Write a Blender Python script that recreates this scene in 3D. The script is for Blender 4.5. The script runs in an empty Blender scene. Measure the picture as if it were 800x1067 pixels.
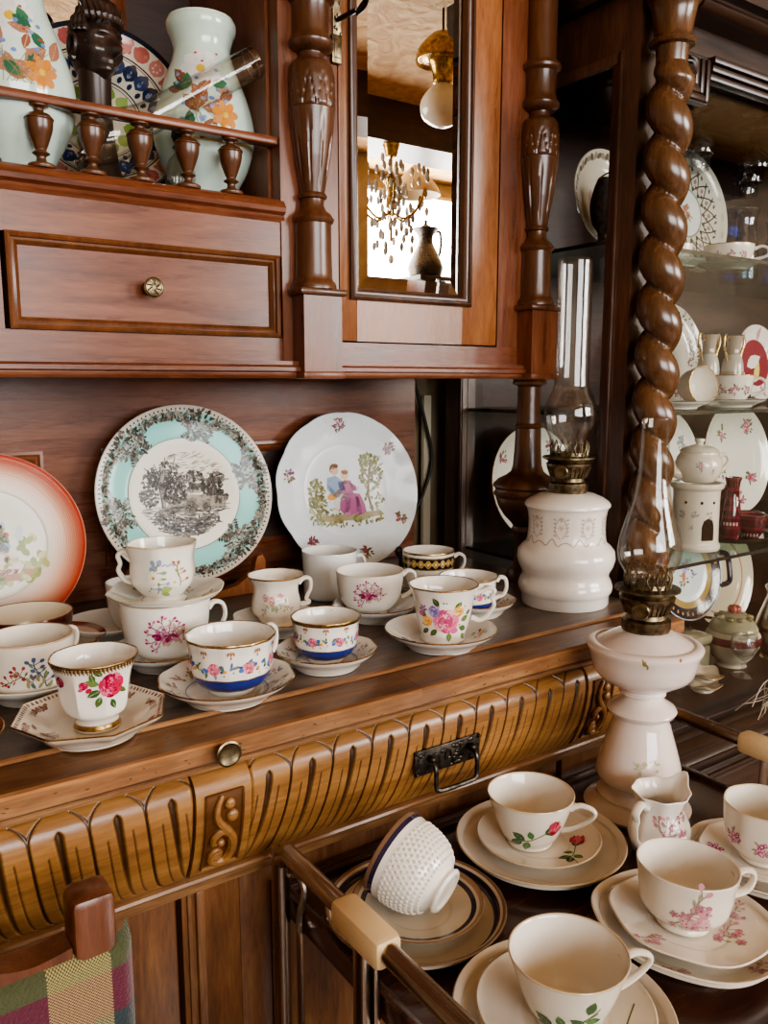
import bpy, bmesh, math, random
from mathutils import Vector, Matrix
sc = bpy.context.scene
COL = sc.collection
PI = math.pi
CAMZ = 1.192

# ---------------------------------------------------------------- colour
def lin(h):
    h = h.lstrip('#')
    o = []
    for i in (0, 2, 4):
        v = int(h[i:i+2], 16) / 255
        o.append(v/12.92 if v <= .04045 else ((v+.055)/1.055)**2.4)
    return tuple(o)
def mixc(a, b, t):
    t = max(0, min(1, t))
    return tuple(x+(y-x)*t for x, y in zip(a, b))
WHITE = (1, 1, 1)
PORC = lin('#eee8de'); PORC2 = lin('#ece2d4'); GOLD = ('gold',)

# ---------------------------------------------------------------- mesh builder
class MB:
    def __init__(s):
        s.v = []; s.f = []; s.m = []; s.c = []; s.sm = []
    def add(s, vs, fs, col=WHITE, m=0, smooth=True, mat=None):
        b = len(s.v)
        if mat is not None: vs = [tuple(mat @ Vector(p)) for p in vs]
        s.v.extend(tuple(p) for p in vs)
        for f in fs:
            s.f.append([b+i for i in f]); s.m.append(m); s.c.append(col); s.sm.append(smooth)
        return s
    def box(s, x0, x1, y0, y1, z0, z1, col=WHITE, m=0, bev=0.0, mat=None):
        if x0 > x1: x0, x1 = x1, x0
        if y0 > y1: y0, y1 = y1, y0
        if z0 > z1: z0, z1 = z1, z0
        if bev <= 0:
            vs = [(x0,y0,z0),(x1,y0,z0),(x1,y1,z0),(x0,y1,z0),(x0,y0,z1),(x1,y0,z1),(x1,y1,z1),(x0,y1,z1)]
            fs = [(0,3,2,1),(4,5,6,7),(0,1,5,4),(1,2,6,5),(2,3,7,6),(3,0,4,7)]
            return s.add(vs, fs, col, m, False, mat)
        bm = bmesh.new(); bmesh.ops.create_cube(bm, size=1)
        for v in bm.verts:
            v.co = Vector(((x0+x1)/2+v.co.x*(x1-x0), (y0+y1)/2+v.co.y*(y1-y0), (z0+z1)/2+v.co.z*(z1-z0)))
        bmesh.ops.bevel(bm, geom=bm.edges[:], offset=min(bev, (x1-x0)*.45, (y1-y0)*.45, (z1-z0)*.45), segments=2, profile=.5, affect='EDGES')
        bm.verts.index_update()
        bm.normal_update()
        vv = [v.co[:] for v in bm.verts]; flat = []; rnd = []
        for f in bm.faces: (flat if max(abs(c) for c in f.normal) > .999 else rnd).append([v.index for v in f.verts])
        b0 = len(s.v); s.add(vv, flat, col, m, False, mat)
        for f in rnd: s.f.append([b0+i for i in f]); s.m.append(m); s.c.append(col); s.sm.append(True)
        bm.free(); return s
    def lathe(s, prof, n=40, col=WHITE, m=0, rmod=None, cx=0, cy=0, cz=0, mat=None, cols=None, mats=None, sx=1, sy=1):
        # prof: (r,z) bottom-outside .. ; cols(k, r, z) per row face colour; mats(k)
        vs = []; rows = []
        for r, z in prof:
            if r < 1e-6:
                rows.append([len(vs)]); vs.append((cx, cy, cz+z)); continue
            row = []
            for i in range(n):
                t = 2*PI*i/n; rr, zz = (r, z) if rmod is None else rmod(t, r, z)
                row.append(len(vs)); vs.append((cx+rr*math.cos(t)*sx, cy+rr*math.sin(t)*sy, cz+zz))
            rows.append(row)
        base = len(s.v)
        if mat is not None: vs = [tuple(mat @ Vector(p)) for p in vs]
        s.v.extend(vs)
        for k in range(len(rows)-1):
            a, b = rows[k], rows[k+1]
            c = col if cols is None else cols(k, (prof[k][0]+prof[k+1][0])/2, (prof[k][1]+prof[k+1][1])/2)
            mm = m if mats is None else mats(k, (prof[k][0]+prof[k+1][0])/2, (prof[k][1]+prof[k+1][1])/2)
            if c == GOLD: c = WHITE; mm = 1
            for i in range(n):
                j = (i+1) % n
                if len(a) == 1 and len(b) == 1: continue
                if len(a) == 1: f = [a[0], b[j], b[i]]
                elif len(b) == 1: f = [a[i], a[j], b[0]]
                else: f = [a[i], a[j], b[j], b[i]]
                s.f.append([base+q for q in f]); s.m.append(mm); s.c.append(c); s.sm.append(True)
        return s
    def tube(s, pts, r, n=10, col=WHITE, m=0, closed=False, cap=True, flat=1.0, up=None, mat=None, cmid=None):
        pts = [Vector(p) for p in pts]; N = len(pts)
        rs = [r]*N if not hasattr(r, '__len__') else r
        vs = []; prev = None
        for i, p in enumerate(pts):
            if closed: t = pts[(i+1) % N]-pts[i-1]
            else: t = pts[min(i+1, N-1)]-pts[max(i-1, 0)]
            if t.length < 1e-9: t = Vector((0,0,1))
            t.normalize()
            if up is not None: u = Vector(up)
            elif prev is None: u = Vector((0,0,1)) if abs(t.z) < .9 else Vector((1,0,0))
            else: u = prev
            w = t.cross(u)
            if w.length < 1e-6: w = t.cross(Vector((1,.01,0)))
            w.normalize(); u = w.cross(t).normalized(); prev = u
            for k in range(n):
                a = 2*PI*k/n
                vs.append(p+u*(math.cos(a)*rs[i])+w*(math.sin(a)*rs[i]*flat))
        fs = []
        for i in range(N if closed else N-1):
            j = (i+1) % N
            for k in range(n):
                l = (k+1) % n
                fs.append((i*n+k, j*n+k, j*n+l, i*n+l))
        if cap and not closed:
            fs.append(tuple(range(n))); fs.append(tuple((N-1)*n+k for k in reversed(range(n))))
        return s.add([tuple(q) for q in vs], fs, col, m, True, mat)
    def ball(s, c, rx, ry=None, rz=None, n=16, k=10, col=WHITE, m=0, fn=None, mat=None):
        ry = rx if ry is None else ry; rz = rx if rz is None else rz
        vs = [(c[0], c[1], c[2]-rz)]
        for j in range(1, k):
            p = -PI/2+PI*j/k
            for i in range(n):
                t = 2*PI*i/n; q = 1 if fn is None else fn(t, p)
                vs.append((c[0]+rx*q*math.cos(p)*math.cos(t), c[1]+ry*q*math.cos(p)*math.sin(t), c[2]+rz*q*math.sin(p)))
        vs.append((c[0], c[1], c[2]+rz)); L = len(vs)-1
        fs = []
        for i in range(n):
            j = (i+1) % n
            fs.append((0, 1+j, 1+i)); fs.append((L, L-n+i, L-n+j))
            for q in range(k-2):
                a = 1+q*n
                fs.append((a+i, a+j, a+n+j, a+n+i))
        return s.add(vs, fs, col, m, True, mat)
    def profx(s, prof, x0, x1, col=WHITE, m=0, smooth=True, mat=None, closed=True):
        # closed (y,z) outline extruded along x
        n = len(prof)
        vs = [(x0, y, z) for y, z in prof]+[(x1, y, z) for y, z in prof]
        fs = []
        if callable(col):
            for i in range(n): s.add([vs[i], vs[(i+1) % n], vs[n+(i+1) % n], vs[n+i]], [(0,1,2,3)], col(i), m, False, mat)
            return s.add(vs, [tuple(reversed(range(n))), tuple(range(n, 2*n))], WHITE, m, False, mat)
        for i in range(n if closed else n-1):
            j = (i+1) % n
            fs.append((i, j, n+j, n+i))
        if closed:
            fs.append(tuple(reversed(range(n)))); fs.append(tuple(range(n, 2*n)))
        return s.add(vs, fs, col, m, smooth, mat)
    def frame(s, x0, x1, z0, z1, y, prof, col=WHITE, m=0, mat=None):
        # moulding around a rectangle in the XZ plane; prof: (inset, forward) points from outside to inside
        vs = []; n = len(prof)
        for (cx, cz, dx, dz) in ((x0,z0,1,1),(x1,z0,-1,1),(x1,z1,-1,-1),(x0,z1,1,-1)):
            for ins, fw in prof:
                vs.append((cx+dx*ins, y-fw, cz+dz*ins))
        fs = []
        for q in range(4):
            r = (q+1) % 4
            for i in range(n-1):
                fs.append((q*n+i, r*n+i, r*n+i+1, q*n+i+1))
        return s.add(vs, fs, col, m, False, mat)
    def prism(s, poly, y0, y1, col=WHITE, m=0, mat=None, smooth=False):
        # polygon in XZ extruded along y
        n = len(poly)
        vs = [(x, y0, z) for x, z in poly]+[(x, y1, z) for x, z in poly]
        fs = [tuple(range(n)), tuple(reversed(range(n, 2*n)))]
        for i in range(n):
            j = (i+1) % n
            fs.append((j, i, n+i, n+j))
        return s.add(vs, fs, col, m, smooth, mat)
    def grid(s, nx, ny, fn, col=WHITE, m=0, cfn=None, smooth=True, vcol=None):
        b = len(s.v)
        V = [[vcol(i/nx, j/ny) for i in range(nx+1)] for j in range(ny+1)] if vcol else None
        for j in range(ny+1):
            for i in range(nx+1): s.v.append(tuple(fn(i/nx, j/ny)))
        for j in range(ny):
            for i in range(nx):
                a = b+j*(nx+1)+i
                s.f.append([a, a+1, a+nx+2, a+nx+1]); s.m.append(m); s.sm.append(smooth)
                if V: s.c.append((V[j][i], V[j][i+1], V[j+1][i+1], V[j+1][i]))
                else: s.c.append(col if cfn is None else cfn((i+.5)/nx, (j+.5)/ny))
        return s
    def build(s, name, mats, parent=None, loc=(0,0,0), sharp=40, tex=None):
        me = bpy.data.meshes.new(name)
        me.from_pydata(s.v, [], s.f)
        if not isinstance(mats, (list, tuple)): mats = [mats]
        for mm in mats: me.materials.append(mm)
        at = me.color_attributes.new('Col', 'FLOAT_COLOR', 'CORNER')
        buf = []
        for f, c in zip(s.f, s.c):
            if c and isinstance(c[0], tuple):
                for q in c: buf.extend((q[0], q[1], q[2], 1.0))
            else: buf.extend((c[0], c[1], c[2], 1.0)*len(f))
        at.data.foreach_set('color', buf)
        me.polygons.foreach_set('material_index', [min(q, len(mats)-1) for q in s.m])
        me.polygons.foreach_set('use_smooth', s.sm)
        me.update()
        if sharp: me.set_sharp_from_angle(angle=math.radians(sharp))
        o = bpy.data.objects.new(name, me); COL.objects.link(o)
        o.location = loc
        if parent is not None: o.parent = parent
        return o

def thing(name, label, cat, loc=(0,0,0), rot=(0,0,0), group=None):
    o = bpy.data.objects.new(name, None); COL.objects.link(o)
    o.empty_display_size = .02; o.location = loc; o.rotation_euler = rot
    return tag(o, label, cat, group)
def tag(o, label, cat, group=None):
    o['label'] = label; o['category'] = cat
    if group: o['group'] = group
    return o
def struct(o):
    o['kind'] = 'structure'; return o
def copy_thing(o, loc=None, rot=None, label=None, group=None):
    c = o.copy(); COL.objects.link(c)
    if loc is not None: c.location = loc
    if rot is not None: c.rotation_euler = rot
    if label: c['label'] = label
    if group: c['group'] = group
    for ch in list(o.children):
        d = ch.copy(); COL.objects.link(d); d.parent = c
        for g in list(ch.children):
            e = g.copy(); COL.objects.link(e); e.parent = d
    return c

def cat(pts, n=8, closed=False):
    # Catmull-Rom through points of any dimension
    P = [tuple(p) for p in pts]; N = len(P); out = []
    for i in range(N if closed else N-1):
        p1, p2 = P[i], P[(i+1) % N]
        p0 = P[i-1] if (closed or i > 0) else p1
        p3 = P[(i+2) % N] if (closed or i+2 < N) else p2
        for k in range(n):
            t = k/n
            out.append(tuple(.5*((2*b)+(-a+c)*t+(2*a-5*b+4*c-d)*t*t+(-a+3*b-3*c+d)*t**3) for a, b, c, d in zip(p0, p1, p2, p3)))
    if not closed: out.append(P[-1])
    return out

# ---------------------------------------------------------------- materials
def newmat(name):
    m = bpy.data.materials.new(name); m.use_nodes = True
    nt = m.node_tree; nt.nodes.clear()
    out = nt.nodes.new('ShaderNodeOutputMaterial')
    return m, nt, out
def N(nt, t, **kw):
    n = nt.nodes.new(t)
    for k, v in kw.items():
        if k.startswith('i_'): n.inputs[k[2:].replace('_', ' ')].default_value = v
        else: setattr(n, k, v)
    return n
def L(nt, a, b): nt.links.new(a, b)
def ramp(nt, stops):
    r = nt.nodes.new('ShaderNodeValToRGB'); e = r.color_ramp.elements
    while len(e) < len(stops): e.new(.5)
    for q, (p, c) in zip(e, stops): q.position = p; q.color = (*c, 1)
    return r

def m_wood(name, dark, mid, light, axis='X', rough=.32, scale=1.0, bump=.12, spec=.5, coat=.25, figure=.0, dirt=.0):
    m, nt, out = newmat(name)
    tc = N(nt, 'ShaderNodeTexCoord'); mp = N(nt, 'ShaderNodeMapping')
    s = {'X': (.12, 1, 1), 'Y': (1, .12, 1), 'Z': (1, 1, .12), 'D': (1, 1, .16)}[axis]
    mp.inputs['Scale'].default_value = tuple(v*scale for v in s)
    if axis == 'D': mp.inputs['Rotation'].default_value = (0, math.radians(38), 0)
    L(nt, tc.outputs['Object'], mp.inputs['Vector'])
    n1 = N(nt, 'ShaderNodeTexNoise'); n1.inputs['Scale'].default_value = 42; n1.inputs['Detail'].default_value = 7; n1.inputs['Roughness'].default_value = .62; n1.inputs['Distortion'].default_value = .7
    n2 = N(nt, 'ShaderNodeTexNoise'); n2.inputs['Scale'].default_value = 330; n2.inputs['Detail'].default_value = 3
    n3 = N(nt, 'ShaderNodeTexNoise'); n3.inputs['Scale'].default_value = 5; n3.inputs['Detail'].default_value = 2
    L(nt, mp.outputs[0], n1.inputs['Vector']); L(nt, mp.outputs[0], n2.inputs['Vector']); L(nt, tc.outputs['Object'], n3.inputs['Vector'])
    r = ramp(nt, [(.22, dark), (.5, mid), (.78, light)])
    add = N(nt, 'ShaderNodeMath', operation='MULTIPLY_ADD'); L(nt, n2.outputs[0], add.inputs[0]); add.inputs[1].default_value = .45
    sub = N(nt, 'ShaderNodeMath', operation='ADD'); sub.inputs[1].default_value = -.22; L(nt, n1.outputs[0], sub.inputs[0]); L(nt, sub.outputs[0], add.inputs[2])
    L(nt, add.outputs[0], r.inputs[0])
    big = N(nt, 'ShaderNodeMapRange'); L(nt, n3.outputs[0], big.inputs[0]); big.inputs[1].default_value = .3; big.inputs[2].default_value = .7; big.inputs[3].default_value = .72; big.inputs[4].default_value = 1.2
    mul = N(nt, 'ShaderNodeVectorMath', operation='SCALE'); L(nt, r.outputs[0], mul.inputs[0]); L(nt, big.outputs[0], mul.inputs['Scale'])
    at = N(nt, 'ShaderNodeAttribute', attribute_name='Col')
    m2 = N(nt, 'ShaderNodeVectorMath', operation='MULTIPLY'); L(nt, mul.outputs[0], m2.inputs[0]); L(nt, at.outputs['Color'], m2.inputs[1])
    b = N(nt, 'ShaderNodeBsdfPrincipled')
    L(nt, m2.outputs[0], b.inputs['Base Color'])
    rr = N(nt, 'ShaderNodeMapRange'); L(nt, n1.outputs[0], rr.inputs[0]); rr.inputs[3].default_value = rough-.08; rr.inputs[4].default_value = rough+.12
    L(nt, rr.outputs[0], b.inputs['Roughness'])
    b.inputs['Specular IOR Level'].default_value = spec
    b.inputs['Coat Weight'].default_value = coat; b.inputs['Coat Roughness'].default_value = .22
    bp = N(nt, 'ShaderNodeBump'); bp.inputs['Strength'].default_value = bump; bp.inputs['Distance'].default_value = .002
    L(nt, add.outputs[0], bp.inputs['Height']); L(nt, bp.outputs[0], b.inputs['Normal'])
    L(nt, b.outputs[0], out.inputs[0])
    return m

def m_attr(name, rough=.12, spec=.5, coat=.3, metal=0, bump=None, tint=WHITE, sub=0, mottling=0.0):
    m, nt, out = newmat(name)
    at = N(nt, 'ShaderNodeAttribute', attribute_name='Col')
    b = N(nt, 'ShaderNodeBsdfPrincipled')
    src = at.outputs['Color']
    if mottling:
        tc = N(nt, 'ShaderNodeTexCoord'); n = N(nt, 'ShaderNodeTexNoise'); n.inputs['Scale'].default_value = 38; n.inputs['Detail'].default_value = 4
        L(nt, tc.outputs['Object'], n.inputs['Vector'])
        mr = N(nt, 'ShaderNodeMapRange'); L(nt, n.outputs[0], mr.inputs[0]); mr.inputs[3].default_value = 1-mottling; mr.inputs[4].default_value = 1+mottling*.6
        sm = N(nt, 'ShaderNodeVectorMath', operation='SCALE'); L(nt, src, sm.inputs[0]); L(nt, mr.outputs[0], sm.inputs['Scale']); src = sm.outputs[0]
    L(nt, src, b.inputs['Base Color'])
    b.inputs['Roughness'].default_value = rough; b.inputs['Specular IOR Level'].default_value = spec
    b.inputs['Coat Weight'].default_value = coat; b.inputs['Coat Roughness'].default_value = .04
    b.inputs['Metallic'].default_value = metal
    if sub:
        b.inputs['Subsurface Weight'].default_value = sub; b.inputs['Subsurface Radius'].default_value = (.01, .006, .004); b.inputs['Subsurface Scale'].default_value = .3
    if bump:
        tc = N(nt, 'ShaderNodeTexCoord'); n = N(nt, 'ShaderNodeTexVoronoi') if bump[0] == 'v' else N(nt, 'ShaderNodeTexNoise')
        n.inputs['Scale'].default_value = bump[1]
        L(nt, tc.outputs['Object'], n.inputs['Vector'])
        bp = N(nt, 'ShaderNodeBump'); bp.inputs['Strength'].default_value = bump[2]; bp.inputs['Distance'].default_value = .001
        L(nt, n.outputs[0], bp.inputs['Height']); L(nt, bp.outputs[0], b.inputs['Normal'])
    L(nt, b.outputs[0], out.inputs[0])
    return m

def m_metal(name, c1, c2, rough=.3, scale=60, metal=1.0):
    m, nt, out = newmat(name)
    tc = N(nt, 'ShaderNodeTexCoord'); n = N(nt, 'ShaderNodeTexNoise'); n.inputs['Scale'].default_value = scale; n.inputs['Detail'].default_value = 5
    L(nt, tc.outputs['Object'], n.inputs['Vector'])
    r = ramp(nt, [(.35, c1), (.65, c2)]); L(nt, n.outputs[0], r.inputs[0])
    b = N(nt, 'ShaderNodeBsdfPrincipled'); L(nt, r.outputs[0], b.inputs['Base Color'])
    b.inputs['Metallic'].default_value = metal
    mr = N(nt, 'ShaderNodeMapRange'); L(nt, n.outputs[0], mr.inputs[0]); mr.inputs[3].default_value = rough+.12; mr.inputs[4].default_value = max(.03, rough-.1)
    L(nt, mr.outputs[0], b.inputs['Roughness']); L(nt, b.outputs[0], out.inputs[0])
    return m

def m_glass(name, tint=(1,1,1), edge=(.75,.8,.78), strength=1.0, rough=.0, base=.04, streak=0.0):
    # thin-walled glass: clear straight on, more reflective towards the rim
    m, nt, out = newmat(name)
    lw = N(nt, 'ShaderNodeLayerWeight'); lw.inputs['Blend'].default_value = .35
    fr = N(nt, 'ShaderNodeMath', operation='POWER'); L(nt, lw.outputs['Facing'], fr.inputs[0]); fr.inputs[1].default_value = 2.2
    k = N(nt, 'ShaderNodeMath', operation='MULTIPLY_ADD'); L(nt, fr.outputs[0], k.inputs[0]); k.inputs[1].default_value = .55*strength; k.inputs[2].default_value = base
    k.use_clamp = True
    tr = N(nt, 'ShaderNodeBsdfTransparent')
    mc = N(nt, 'ShaderNodeMix', data_type='RGBA'); mc.inputs['A'].default_value = (*tint, 1); mc.inputs['B'].default_value = (*edge, 1)
    L(nt, fr.outputs[0], mc.inputs['Factor']); L(nt, mc.outputs['Result'], tr.inputs['Color'])
    gl = N(nt, 'ShaderNodeBsdfGlossy'); gl.inputs['Roughness'].default_value = rough
    if streak:
        tc = N(nt, 'ShaderNodeTexCoord'); n = N(nt, 'ShaderNodeTexNoise'); n.inputs['Scale'].default_value = 30
        L(nt, tc.outputs['Object'], n.inputs['Vector'])
        bp = N(nt, 'ShaderNodeBump'); bp.inputs['Strength'].default_value = streak; bp.inputs['Distance'].default_value = .002
        L(nt, n.outputs[0], bp.inputs['Height']); L(nt, bp.outputs[0], gl.inputs['Normal'])
    mx = N(nt, 'ShaderNodeMixShader'); L(nt, k.outputs[0], mx.inputs[0]); L(nt, tr.outputs[0], mx.inputs[1]); L(nt, gl.outputs[0], mx.inputs[2])
    L(nt, mx.outputs[0], out.inputs[0])
    return m

def m_emit(name, c, s):
    m, nt, out = newmat(name)
    tc = N(nt, 'ShaderNodeTexCoord'); n = N(nt, 'ShaderNodeTexNoise'); n.inputs['Scale'].default_value = 2.5; n.inputs['Detail'].default_value = 3
    L(nt, tc.outputs['Object'], n.inputs['Vector'])
    r = ramp(nt, [(.3, tuple(v*.75 for v in c)), (.6, c)]); L(nt, n.outputs[0], r.inputs[0])
    e = N(nt, 'ShaderNodeEmission'); e.inputs['Strength'].default_value = s
    L(nt, r.outputs[0], e.inputs['Color']); L(nt, e.outputs[0], out.inputs[0]); return m

def m_plaster(name, c1, c2, scale=6, bump=.5, rough=.7):
    m, nt, out = newmat(name)
    tc = N(nt, 'ShaderNodeTexCoord'); n = N(nt, 'ShaderNodeTexNoise'); n.inputs['Scale'].default_value = scale; n.inputs['Detail'].default_value = 6; n.inputs['Distortion'].default_value = 1.5
    L(nt, tc.outputs['Object'], n.inputs['Vector'])
    r = ramp(nt, [(.35, c1), (.65, c2)]); L(nt, n.outputs[0], r.inputs[0])
    b = N(nt, 'ShaderNodeBsdfPrincipled'); L(nt, r.outputs[0], b.inputs['Base Color']); b.inputs['Roughness'].default_value = rough
    bp = N(nt, 'ShaderNodeBump'); bp.inputs['Strength'].default_value = bump; bp.inputs['Distance'].default_value = .02
    L(nt, n.outputs[0], bp.inputs['Height']); L(nt, bp.outputs[0], b.inputs['Normal']); L(nt, b.outputs[0], out.inputs[0])
    return m

M = {}
M['mahog'] = m_wood('mahogany', lin('#4a2719'), lin('#703f28'), lin('#87563b'), 'X', rough=.26, coat=.12, spec=.32)
M['mahogZ'] = m_wood('mahogany upright', lin('#4a2719'), lin('#72422a'), lin('#88583d'), 'Z', rough=.28, coat=.12, spec=.32)
M['veneer'] = m_wood('figured door veneer', lin('#693c22'), lin('#8b5733'), lin('#a06d45'), 'D', rough=.28, coat=.14, spec=.32)
M['turned'] = m_wood('turned walnut', lin('#351d12'), lin('#5a361f'), lin('#70482d'), 'Z', rough=.3, coat=.35)
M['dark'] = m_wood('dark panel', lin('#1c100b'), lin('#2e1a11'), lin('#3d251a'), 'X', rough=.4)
M['oak'] = m_wood('golden carved walnut', lin('#5f3e21'), lin('#8c6136'), lin('#a67a48'), 'X', rough=.34, coat=.3)
M['oakrail'] = m_wood('worn top rail', lin('#593a25'), lin('#825b3b'), lin('#a47d55'), 'X', rough=.36, coat=.25)
M['topwood'] = m_wood('worn dark top', lin('#40332c'), lin('#5f4e43'), lin('#7c6958'), 'X', rough=.38, coat=.2)
M['lower'] = m_wood('lower door walnut', lin('#4a2d1a'), lin('#764b2a'), lin('#90653c'), 'D', rough=.36)
M['vit'] = m_wood('dark cabinet walnut', lin('#281810'), lin('#4c2f1f'), lin('#68452e'), 'Z', rough=.32, coat=.3)
M['vitX'] = m_wood('dark cabinet walnut rail', lin('#180e09'), lin('#2c1b12'), lin('#3d281b'), 'X', rough=.34, coat=.2)
M['twist'] = m_wood('polished twist walnut', lin('#382114'), lin('#583a22'), lin('#714e31'), 'Z', rough=.24, coat=.5)
M['chairwood'] = m_wood('chair walnut', lin('#3c2013'), lin('#623822'), lin('#7a4a30'), 'Z', rough=.3, coat=.4)
M['tray'] = m_wood('tray laminate', lin('#2a1610'), lin('#43261b'), lin('#573526'), 'X', rough=.22, coat=.5)
M['pinewood'] = m_wood('stand wood', lin('#7a4423'), lin('#9c6034'), lin('#b57a48'), 'Z', rough=.4)
M['inner'] = m_wood('cabinet inside', lin('#1e110c'), lin('#34201a'), lin('#4a2f24'), 'X', rough=.5, coat=.1)
M['ebony'] = m_wood('carved blackwood', lin('#1c120d'), lin('#32211a'), lin('#4a342a'), 'Z', rough=.3, coat=.4)
M['floorwood'] = m_wood('floor boards', lin('#5b3a22'), lin('#7d5433'), lin('#96693f'), 'Y', rough=.4)
M['porc'] = m_attr('glazed porcelain')
M['opal'] = m_attr('opaline glass', rough=.1, sub=.25, mottling=.1)
M['lampglaze'] = m_attr('cracked lamp glaze', rough=.16, mottling=.08)
M['print'] = m_attr('printed earthenware', rough=.2, spec=.3, coat=.06)
M['emb'] = m_attr('embossed porcelain', bump=('v', 420, .6))
M['relief'] = m_attr('relief porcelain', bump=('n', 160, .5))
M['paint'] = m_attr('painted surface', rough=.5, coat=0)
M['plastic'] = m_attr('cream plastic', rough=.3, coat=.1, mottling=.06)
M['ruby'] = m_attr('ruby glass', rough=.06, coat=.6)
M['gold'] = m_metal('worn gilding', lin('#8a6a38'), lin('#cfb27c'), .28, 90)
M['brass'] = m_metal('aged brass', lin('#4e4434'), lin('#8c7d62'), .36, 120)
M['brassb'] = m_metal('polished brass', lin('#8a6a34'), lin('#d0a85c'), .25, 50)
M['iron'] = m_metal('blackened iron', lin('#2b2724'), lin('#5e564e'), .42, 140)
M['tubing'] = m_metal('bronzed chrome tube', lin('#8f8175'), lin('#b5a798'), .24, 9)
M['mirror'] = m_metal('mirror silvering', (.86,.84,.8), (.9,.88,.85), .0, 3)
for n_ in M['mirror'].node_tree.nodes:
    if n_.type == 'MAP_RANGE': n_.inputs[3].default_value = .004; n_.inputs[4].default_value = .0
M['glass'] = m_glass('chimney glass', (.99,.985,.97), (.66,.66,.63), .8, .0, .045)
M['pane'] = m_glass('cabinet pane', (.97,.97,.96), (.8,.85,.82), .5, .0, .03)
M['shelf'] = m_glass('shelf glass', (.82,.9,.87), (.5,.62,.58), .55, .0, .04)
M['shelfedge'] = m_attr('shelf edge', rough=.1)
M['crystal'] = m_glass('cut crystal', (.93,.94,.95), (.45,.46,.48), 1.3, .02, .10, 1.0)
M['blue_reflection'] = m_glass('blue glass', (.28,.48,.75), (.08,.2,.45), .9, .02, .10, .5)  # tint stands in for a blue reflection on the cabinet pane
M['ceil'] = m_plaster('ochre ceiling', lin('#c4965c'), lin('#e6c08a'), 9, .8)
M['wall'] = m_plaster('warm plaster wall', lin('#8f7b60'), lin('#a28e72'), 5, .2)
M['beam'] = m_wood('ceiling beam', lin('#2a1610'), lin('#45281a'), lin('#5a3826'), 'X', rough=.5)
# ================================================================ camera
cam = bpy.data.cameras.new('camera'); co = bpy.data.objects.new('camera', cam); COL.objects.link(co)
co.location = (0, 0, CAMZ)
co.rotation_euler = (math.radians(90-8.9213), 0, -math.radians(34.6405))
cam.sensor_fit = 'VERTICAL'; cam.sensor_height = 36; cam.sensor_width = 27; cam.lens = 860/1067*36
cam.clip_start = .01; cam.clip_end = 50
sc.camera = co

# ================================================================ room
RX0, RX1, RY0, RY1, RZ = -1.9, 5.2, -3.0, 1.26, 2.6
struct(MB().box(RX0-.1, RX1+.1, RY0-.1, RY1+.1, -.05, 0).build('floor', M['floorwood']))
struct(MB().box(RX0-.1, RX1+.1, RY0-.1, RY1+.1, RZ, RZ+.05).build('ceiling', M['ceil']))
struct(MB().box(RX0-.1, RX1+.1, RY1, RY1+.08, 0, RZ).build('wall_back', M['wall']))
struct(MB().box(RX0-.1, RX0, RY0, RY1, 0, RZ).build('wall_left', M['wall']))
struct(MB().box(RX1, RX1+.1, RY0, RY1, 0, RZ).build('wall_right', M['wall']))
# window wall behind the viewer: piers and spandrels round two windows
WN = [(-1.2, 1.25, 1.0, 2.42), (2.35, 4.75, 1.2, 2.5)]
w = MB()
xs = [RX0, WN[0][0], WN[0][1], WN[1][0], WN[1][1], RX1]
for i in (0, 2, 4): w.box(xs[i], xs[i+1], RY0-.1, RY0, 0, RZ)
for x0, x1, z0, z1 in WN:
    w.box(x0, x1, RY0-.1, RY0, 0, z0); w.box(x0, x1, RY0-.1, RY0, z1, RZ)
struct(w.build('wall_front', M['wall']))
M['sky'] = m_emit('daylight behind window', (1.0, .97, .92), 3.2)
M['frame'] = m_attr('window paint', rough=.4, coat=.1)
for i, (x0, x1, z0, z1) in enumerate(WN):
    f = MB(); c = lin('#c9b48c')
    f.box(x0, x1, RY0-.06, RY0+.02, z0, z0+.06, c); f.box(x0, x1, RY0-.06, RY0+.02, z1-.06, z1, c)
    k = 4
    for j in range(k+1):
        xx = x0+(x1-x0)*j/k; f.box(xx-.03, xx+.03, RY0-.05, RY0+.015, z0, z1, c)
    o = struct(f.build('window_%d' % (i+1), M['frame']))
    g = MB().box(x0, x1, RY0-.09, RY0-.07, z0, z1).build('pane', M['sky'], o)
    a = bpy.data.lights.new('daylight', 'AREA'); a.shape = 'RECTANGLE'; a.size = (x1-x0)*.95; a.size_y = (z1-z0)*.95
    a.energy = (46, 108)[i]; a.color = ((.94, .97, 1.0), (1.0, .98, .95))[i]
    lo = bpy.data.objects.new('daylight', a); COL.objects.link(lo)
    lo.location = ((x0+x1)/2, RY0+.06, (z0+z1)/2); lo.rotation_euler = (math.radians(90), 0, 0)
# beam and cornice near the windows
struct(MB().box(1.2, RX1, -2.05, -1.75, 2.40, RZ).build('trim_1', M['beam']))
wd = bpy.data.worlds.new('world'); sc.world = wd; wd.use_nodes = True
wd.node_tree.nodes['Background'].inputs[0].default_value = (.9, .85, .78, 1); wd.node_tree.nodes['Background'].inputs[1].default_value = .4

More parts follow.
